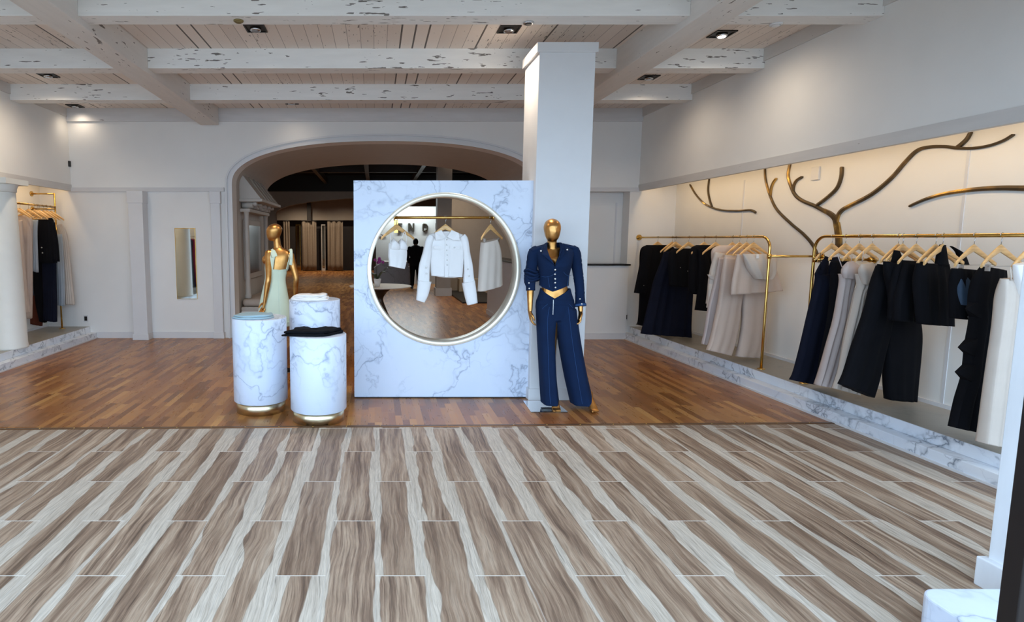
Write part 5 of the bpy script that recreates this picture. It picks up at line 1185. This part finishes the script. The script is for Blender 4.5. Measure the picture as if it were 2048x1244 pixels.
MB().bb(0, .42, -.4, 1.6, .40, .47).build('seat_board', M['jamb'], bn, bevel=.006); MB().bb(0, .42, -.4, -.34, 0, .40).bb(0, .42, 1.54, 1.6, 0, .4).build('side_panel', M['wall_far'], bn)
cu = MB().bb(.01, .40, -.36, 1.56, .475, .60).build('seat_cushion', M['leather'], None, bevel=.045); cu.location = (JX+.02, 10.0, 0); tag(cu, 'taupe padded cushion lying on the bench inside the arch', 'cushion')
for p_ in cu.data.polygons: p_.use_smooth = True
p_ = onX(496, 577, JX); outlet((JX+.004, p_.y if p_.y < 11.9 else 11.5, .72), (.008, .075, .115), 'small dark outlet above the bench cushion inside the arch')

# ------------------------------------------------------------------ room beyond the arch
s2x = 22.
w = MB(); pr2 = []
pl_, pr_ = onY(552, 440, s2x), onY(1250, 440, s2x)
zs2, za2 = onY(560, 428, s2x).z, onY(800, 392, s2x).z
n = 24; a_w = (pr_.x-pl_.x)/2; cxw = (pr_.x+pl_.x)/2
for i in range(n+1):
    t_ = PI*(1-i/n); pr2.append((cxw+a_w*math.copysign(abs(math.cos(t_))**(2/2.3), math.cos(t_)), zs2+(za2-zs2)*abs(math.sin(t_))**(2/2.3)))
ztw = onY(600, 383, s2x).z
w.bb(-9, pr2[0][0], s2x, s2x+.2, 0, ztw); w.bb(pr2[-1][0], 9, s2x, s2x+.2, 0, ztw)
for (x0, z0), (x1, z1) in zip(pr2[:-1], pr2[1:]):
    vs = [(x0,s2x,z0),(x1,s2x,z1),(x1,s2x,ztw),(x0,s2x,ztw),(x0,s2x+.2,z0),(x1,s2x+.2,z1),(x1,s2x+.2,ztw),(x0,s2x+.2,ztw)]
    w.add(vs, [(0,1,2,3),(7,6,5,4),(0,4,5,1),(3,2,6,7)], True)
struct(w.build('wall_second_arch', M['back_wall']), 'taupe wall with a second shallow arch far behind')
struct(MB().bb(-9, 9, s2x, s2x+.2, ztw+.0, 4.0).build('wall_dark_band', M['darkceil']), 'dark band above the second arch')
for i, (px_a, px_b) in enumerate(((640, 646), (735, 741), (838, 846))):
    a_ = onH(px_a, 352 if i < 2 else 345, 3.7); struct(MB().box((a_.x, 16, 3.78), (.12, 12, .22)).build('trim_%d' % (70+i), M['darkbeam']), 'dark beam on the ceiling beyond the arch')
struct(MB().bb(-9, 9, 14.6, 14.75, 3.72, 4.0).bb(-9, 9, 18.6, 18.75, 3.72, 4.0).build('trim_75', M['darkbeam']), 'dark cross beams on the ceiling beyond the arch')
for px_a, py_a, lb_ in ((609, 336, 'tiny light farthest left on the dark ceiling beyond the arch'), (764, 332, 'brightest tiny light near the crown of the dark ceiling beyond the arch'), (792, 345, 'tiny light right of centre on the dark ceiling beyond the arch'), (658, 349, 'second tiny light from the left on the dark ceiling beyond the arch')):
    a_ = onH(px_a, py_a, 3.9); tag(MB().lathe([(.05, 0), (.05, -.02), (.03, -.03)], c=(a_.x, a_.y, 3.98), n=16).build('small_ceiling_light', M['chrome'], None, True), lb_, 'ceiling light', 'tiny lights on the dark ceiling')
# far column
cb = onH(887, 592); fc = thing('rear_column', 'taupe square column standing in the room behind the round opening', 'column', (cb.x, cb.y+.2, 0))
w_ = (onY(902, 500, cb.y).x-onY(873.5, 500, cb.y).x)/2
MB().bb(-w_, w_, -.2, .2, 0, 4.0).build('shaft', M['back_wall'], fc); MB().bb(-w_-.03, w_+.03, -.23, .23, 0, .22).build('base', M['jamb'], fc)
# sign wall with letters
SY = 20.6
sw0 = onY(752, 500, SY).x; swz = onY(800, 413, SY).z
struct(MB().bb(sw0, onY(905, 500, SY).x+.9, SY, SY+.15, 0, swz).build('wall_sign', plain('sign_wall_paint', 'b9b6b2', .6, .03)), 'pale wall carrying the shop lettering')
area('sign_wash', ((sw0+onY(875, 500, SY).x)/2, SY-.5, swz+.25), (R(-14), 0, 0), 2.2, .12, 95, (.82, .95, 1.0))
zl0, zl1 = onY(840, 463.5, SY).z, onY(840, 446.5, SY).z; lh = zl1-zl0; st_ = lh*.2
M['letter'] = plain('dark_bronze_letter', '4a4338', .35, .1, metal=.5)
def letter(ch, px):
    x0 = onY(px, 455, SY).x; w_ = lh*.62; m_ = MB()
    def bar(x0_, x1_, z0_, z1_): m_.bb(x0+x0_, x0+x1_, SY-.06, SY-.02, zl0+z0_, zl0+z1_)
    if ch == 'E': bar(0, st_, 0, lh); bar(0, w_, 0, st_); bar(0, w_, lh-st_, lh); bar(0, w_*.92, (lh-st_)/2, (lh+st_)/2)
    if ch == 'N':
        bar(0, st_, 0, lh); bar(w_*1.2-st_, w_*1.2, 0, lh); m_.prism([(x0, zl1), (x0+st_*1.2, zl1), (x0+w_*1.2, zl0), (x0+w_*1.2-st_*1.2, zl0)], SY-.06, SY-.02)
    if ch in 'DUV':
        if ch == 'D': P_o = [(st_*.5, st_*.5), (w_*.55, st_*.5), (w_*.95, lh*.3), (w_*.95, lh*.7), (w_*.55, lh-st_*.5), (st_*.5, lh-st_*.5), (st_*.5, st_*.5)]
        elif ch == 'U': P_o = [(st_*.5, lh), (st_*.5, lh*.35), (w_*.3, st_*.6), (w_*.7, st_*.6), (w_*1.0, lh*.35), (w_*1.0, lh)]
        else: P_o = [(0, lh), (w_*.55, 0), (w_*1.1, lh)]
        for (a_, b_), (c_, d_) in zip(P_o[:-1], P_o[1:]): m_.tube([(x0+a_, SY-.04, zl0+b_), (x0+c_, SY-.04, zl0+d_)], st_*.5, 8)
    return m_
sg_ = thing('wall_sign', 'large dark spaced letters on the pale wall seen through the round opening', 'sign', (0, 0, 0))
for ch, px in (('E', 794), ('N', 816), ('D', 844.5), ('U', 870.5), ('E', 900)): letter(ch, px).build('letter', M['letter'], sg_)
ac = onY(768, 457, SY); MB().tube([(ac.x+.24*math.cos(a_), SY-.04, ac.z+.24*math.sin(a_)) for a_ in [R(170+8*i) for i in range(16)]], .018, 8).build('round_emblem', M['letter'], sg_, True)
struct(MB().bb(1.9, 9, 17.6, 17.75, 0, 3.0).build('wall_rear_right', M['back_wall']), 'taupe wall right of the rear column')
struct(MB().bb(1.9, 9, 17.5, 17.6, 2.9, 3.1).build('trim_76', M['darkbeam']), 'dark rail along the top of the taupe wall')
a_ = onH(905, 607); b_ = onH(960, 584)
tag(MB().bb(onH(902, 590).x, onH(974, 600).x+.3, onH(940, 607).y, onH(940, 583).y, 0, .04).build('floor_mat', M['black']), 'black mat on the floor between the rear column and the beadboard counter', 'mat')
bx = onH(903, 578); tag(MB().bb(bx.x+.05, bx.x+1.1, 17.2, 17.58, 0, .42).build('low_cabinet', plain('beige_cabinet', 'a8957a', .6, .06), bevel=.01), 'low beige cabinet against the wall beside the rear column', 'cabinet')
# marble desk
dk = thing('reception_desk', 'grey marble reception desk under the sign, behind the orchid', 'desk', (onY(748, 560, 19.4).x, 19.4, 0))
dw = onY(824, 560, 19.4).x-dk.location.x; dh = onY(790, 523, 19.4).z
mb = MB(); q = [(.0, 0), (dw, 0), (dw, dh*.93), (dw*.25, dh), (0, dh*.75)]; mb.prism(q, 0, .6); mb.build('body', M['marble_desk'], dk)
MB().bb(dw*.2, dw+.05, -.04, .64, dh*.96, dh*1.0).build('desk_top', M['jamb'], dk)
# curtains of the fitting rooms and rail
CYY = 29.2
def curtain(px0_, px1_, label, seed):
    a_, b_ = onY(px0_, 500, CYY), onY(px1_, 500, CYY); top_, bot_ = onY(px0_, 443, CYY).z, .04
    t_ = thing('curtain', label, 'curtain', ((a_.x+b_.x)/2, CYY, 0)); hw_ = (b_.x-a_.x)/2; n_f = max(3, int(hw_*2/.22)); rs = []
    for i in range(9):
        z = top_ + (bot_-top_)*i/8; front = []; back = []
        for k_ in range(n_f*8+1):
            u = -1+2*k_/(n_f*8); y = .07*math.sin(k_*PI/4+seed)*(0.7+.3*math.sin(i*.4+k_*.1)); front.append((u*hw_, y-.012, z)); back.append((u*hw_, y+.012, z))
        rs.append(front+back[::-1])
    MB().rings(rs, True).build('cloth', M['curtain'], t_, True)
    MB().tube([(-hw_, 0, top_+.02), (hw_, 0, top_+.02)], .03, 8).build('rail', M['darkbeam'], t_, True)
curtain(566, 580, 'taupe curtain at the far left of the fitting rooms, beside the mannequin head', 1)
curtain(604, 633, 'wide taupe curtain in the middle of the fitting rooms', 2)
curtain(655, 686, 'taupe curtain of the fitting rooms next to the marble panel', 3)
for i, (pa, pb, lab) in enumerate(((592, 602, 'tall mirror between the first and second curtains of the fitting rooms'), (643, 651, 'tall lit mirror between the second and third curtains'))):
    a_, b_ = onY(pa, 500, CYY+.3), onY(pb, 500, CYY+.3)
    t_ = MB().bb(a_.x, b_.x, CYY+.28, CYY+.34, 0, 2.35).build('tall_mirror', M['brass'] if i == 0 else M['jamb']); tag(t_, lab, 'mirror')
    MB().bb(a_.x+.04, b_.x-.04, CYY+.26, CYY+.28, .16, 2.29).build('mirror_glass', M['mirror'], t_)
struct(MB().bb(onY(552, 0, CYY).x-2, onY(700, 0, CYY).x+2, CYY+.5, CYY+.6, 0, 4.0).build('wall_fitting_rooms', M['darkbeam']), 'dark wall inside the fitting rooms')
struct(MB().bb(onY(552, 400, CYY).x-2, onY(700, 400, CYY).x+2, CYY+.1, CYY+.2, 2.55, 4.0).build('wall_fitting_front', M['back_wall']), 'taupe wall above the fitting room curtains')
pp = onY(618, 430, CYY-.1); struct(MB().bb(pp.x-.1, pp.x+.1, CYY-.15, CYY+.05, 2.5, 4.0).build('trim_77', M['darkbeam']), 'brown post above the curtains')
# tulip table with orchid
tc = onH(761, 655); TYc = tc.y-.0; 
tb = thing('pedestal_table', 'round pale table on a dark trumpet foot behind the marble panel', 'table', (onY(760.5, 572, TYc).x, TYc, 0))
tz = onY(760, 571.5, TYc).z; tr_ = (onY(823, 571, TYc).x-onY(698, 571, TYc).x)/2
MB().lathe([(.02, tz-.03), (tr_*.96, tz-.022), (tr_, tz-.008), (tr_-.004, tz)], n=64).build('table_top', M['cream'], tb, True)
MB().lathe([(.30, 0), (.295, .02), (.22, .12), (.14, .27), (.065, .46), (.05, .52), (.065, .57), (.13, .66), (.24, tz-.03)], n=40).build('trumpet_foot', plain('dark_bronze_foot', '4a3d33', .35, .1, metal=.5), tb, True)
po = onY(754.5, 569, TYc-.05); pt_ = thing('potted_orchid', 'purple orchid in a white pot on the round table behind the panel', 'plant', (po.x, TYc-.12, tz+.001))
MB().lathe([(.045, 0), (.07, .135), (.06, .135), (.055, .11)], n=28).build('pot', M['white_c'], pt_, True)
k = NT('leaf_green'); M['leaf'] = k.out('27351f', .4); k = NT('orchid_petal'); M['petal'] = k.out('8e2c80', .6)
for a_, L_, up_ in ((.2, .26, .22), (2.6, .2, .14), (4.2, .15, .12), (5.6, .18, .16)):
    mb = MB(); dx, dy = math.cos(a_), math.sin(a_); pts = [(0, 0, .11), (dx*L_*.4, dy*L_*.4, .11+up_*.7), (dx*L_*.75, dy*L_*.75, .11+up_*1.0), (dx*L_, dy*L_, .11+up_*.85)]
    mb.tube(catmull([Vector(p) for p in pts], 4), [.012+.03*math.sin(PI*min(i/12, 1)) for i in range(13)], 8, True, .004, up=(-dy, dx, 0)); mb.build('leaf', M['leaf'], pt_, True)
stp = catmull([Vector(p) for p in ((0, 0, .11), (-.01, .0, .3), (0.0, 0, .42), (.06, 0, .47), (.13, 0, .44))], 5)
MB().tube(stp, .005, 6).build('stem', M['leaf'], pt_, True)
random.seed(5)
for i in range(9):
    c_ = stp[len(stp)*(i+9)//20] + Vector((random.uniform(-.05, .05), random.uniform(-.04, .02), random.uniform(-.03, .04))); mb = MB()
    for j in range(5):
        a_ = j*2*PI/5+i; mb.sphere(c_+Vector((.016*math.cos(a_), -.004, .016*math.sin(a_))), (.013, .005, .013), 8, 5)
    mb.build('flower', M['petal'], pt_, True)
# person in black at the desk
pf = onH(829, 574.5); pe = thing('person', 'person in a black jacket and black trousers seen from behind at the reception desk', 'person', (pf.x, pf.y-.45, 0))
mb = MB(); k_ = (.0)
mb.sphere((0, .06, 1.50), (.078, .098, .115)); capsule(mb, [(0, .02, 1.44, .055), (0, -.0, 1.33, .06)], 14)
torso(mb, [(.80, 0, 0, .165, .12), (.92, 0, 0, .17, .12), (1.05, 0, 0, .155, .11), (1.2, 0, 0, .18, .12), (1.32, 0, 0, .185, .11), (1.38, 0, .0, .12, .08)])
for s_ in (-1, 1):
    capsule(mb, [(s_*.19, .0, 1.31, .055), (s_*.225, .0, 1.12, .048), (s_*.235, .02, 1.0, .042), (s_*.20, .14, .86, .036), (s_*.175, .2, .80, .026)], 12)
    capsule(mb, [(s_*.09, 0, .85, .09), (s_*.10, .01, .48, .06), (s_*.11, 0, .1, .045)], 12)
    capsule(mb, [(s_*.11, -.02, .05, .04), (s_*.12, .12, .04, .04)], 10)
    hand(mb, (s_*.172, .2, .80), Vector((0, .4, -.9)), s_, .7, fwd=(0, 1, 0))
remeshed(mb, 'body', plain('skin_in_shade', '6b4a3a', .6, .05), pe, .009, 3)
mb = MB(); torso(mb, [(.74, 0, 0, .19, .14), (.9, 0, 0, .195, .145), (1.05, 0, 0, .175, .13), (1.2, 0, 0, .20, .14), (1.31, 0, 0, .205, .125), (1.37, 0, 0, .15, .10), (1.41, 0, .0, .07, .07)])
for s_ in (-1, 1): capsule(mb, [(s_*.20, .0, 1.31, .07), (s_*.245, .0, 1.12, .062), (s_*.255, .02, 1.0, .056), (s_*.215, .14, .86, .048)], 12)
remeshed(mb, 'jacket', M['blk'], pe, .012, 3)
mb = MB()
for s_ in (-1, 1): capsule(mb, [(s_*.09, 0, .84, .11), (s_*.10, .01, .48, .08), (s_*.11, 0, .12, .065)], 12)
remeshed(mb, 'trousers', M['blk'], pe, .012, 3)
mb = MB(); mb.sphere((0, .045, 1.515), (.088, .105, .118)); mb.build('hair', M['blk'], pe, True)
for s_ in (-1, 1): MB().tube([(s_*.11, -.06, .045), (s_*.12, .17, .04)], .052, 12, True, .045).build('shoe', M['black'], pe, True)

# ------------------------------------------------------------------ added fill for the rear rooms, spot in the passage
for x, y, p_ in ((-2.5, 14, 12), (2.6, 13.6, 22), (-3, 19, 15), (2.2, 16.3, 26), (-3.6, 27.5, 48), (-1.5, 27.5, 30)):
    spot('rear_fill', (x, y, 3.9), p_*7, SOFT, 140, .9, (x, y, 0), .08)  # unseen spots without fixtures, added to brighten the dark rear rooms
spot('passage_spot', (0, 11.3, 2.95), 30, SOFT, 140, .9, (-.5, 11.3, 0), .1)  # bare spot under the vault, no fixture

# ------------------------------------------------------------------ repeats share a group
for o in list(C.objects):
    c_ = o.get('category')
    if not c_ or o.get('group'): continue
    if c_ == 'hanger': o['group'] = 'wooden hangers in the round opening' if 'opening' in o['label'] else ('wooden hangers on the left rack' if 'left rack' in o['label'] else ('wooden hangers on the near right rack' if 'near right' in o['label'] else 'wooden hangers on the far right rack'))
    elif c_ == 'pedestal': o['group'] = 'round marble pedestals'
    elif c_ == 'clothing': o['group'] = 'folded tops on the pedestals'
    elif o.name.startswith('downlight'): o['group'] = 'square downlights between the beams'
    elif c_ == 'curtain': o['group'] = 'fitting room curtains'
    elif c_ == 'wall decoration': o['group'] = 'metal branches on the right wall'
    elif c_ == 'platform': o['group'] = 'marble platforms along the side walls'
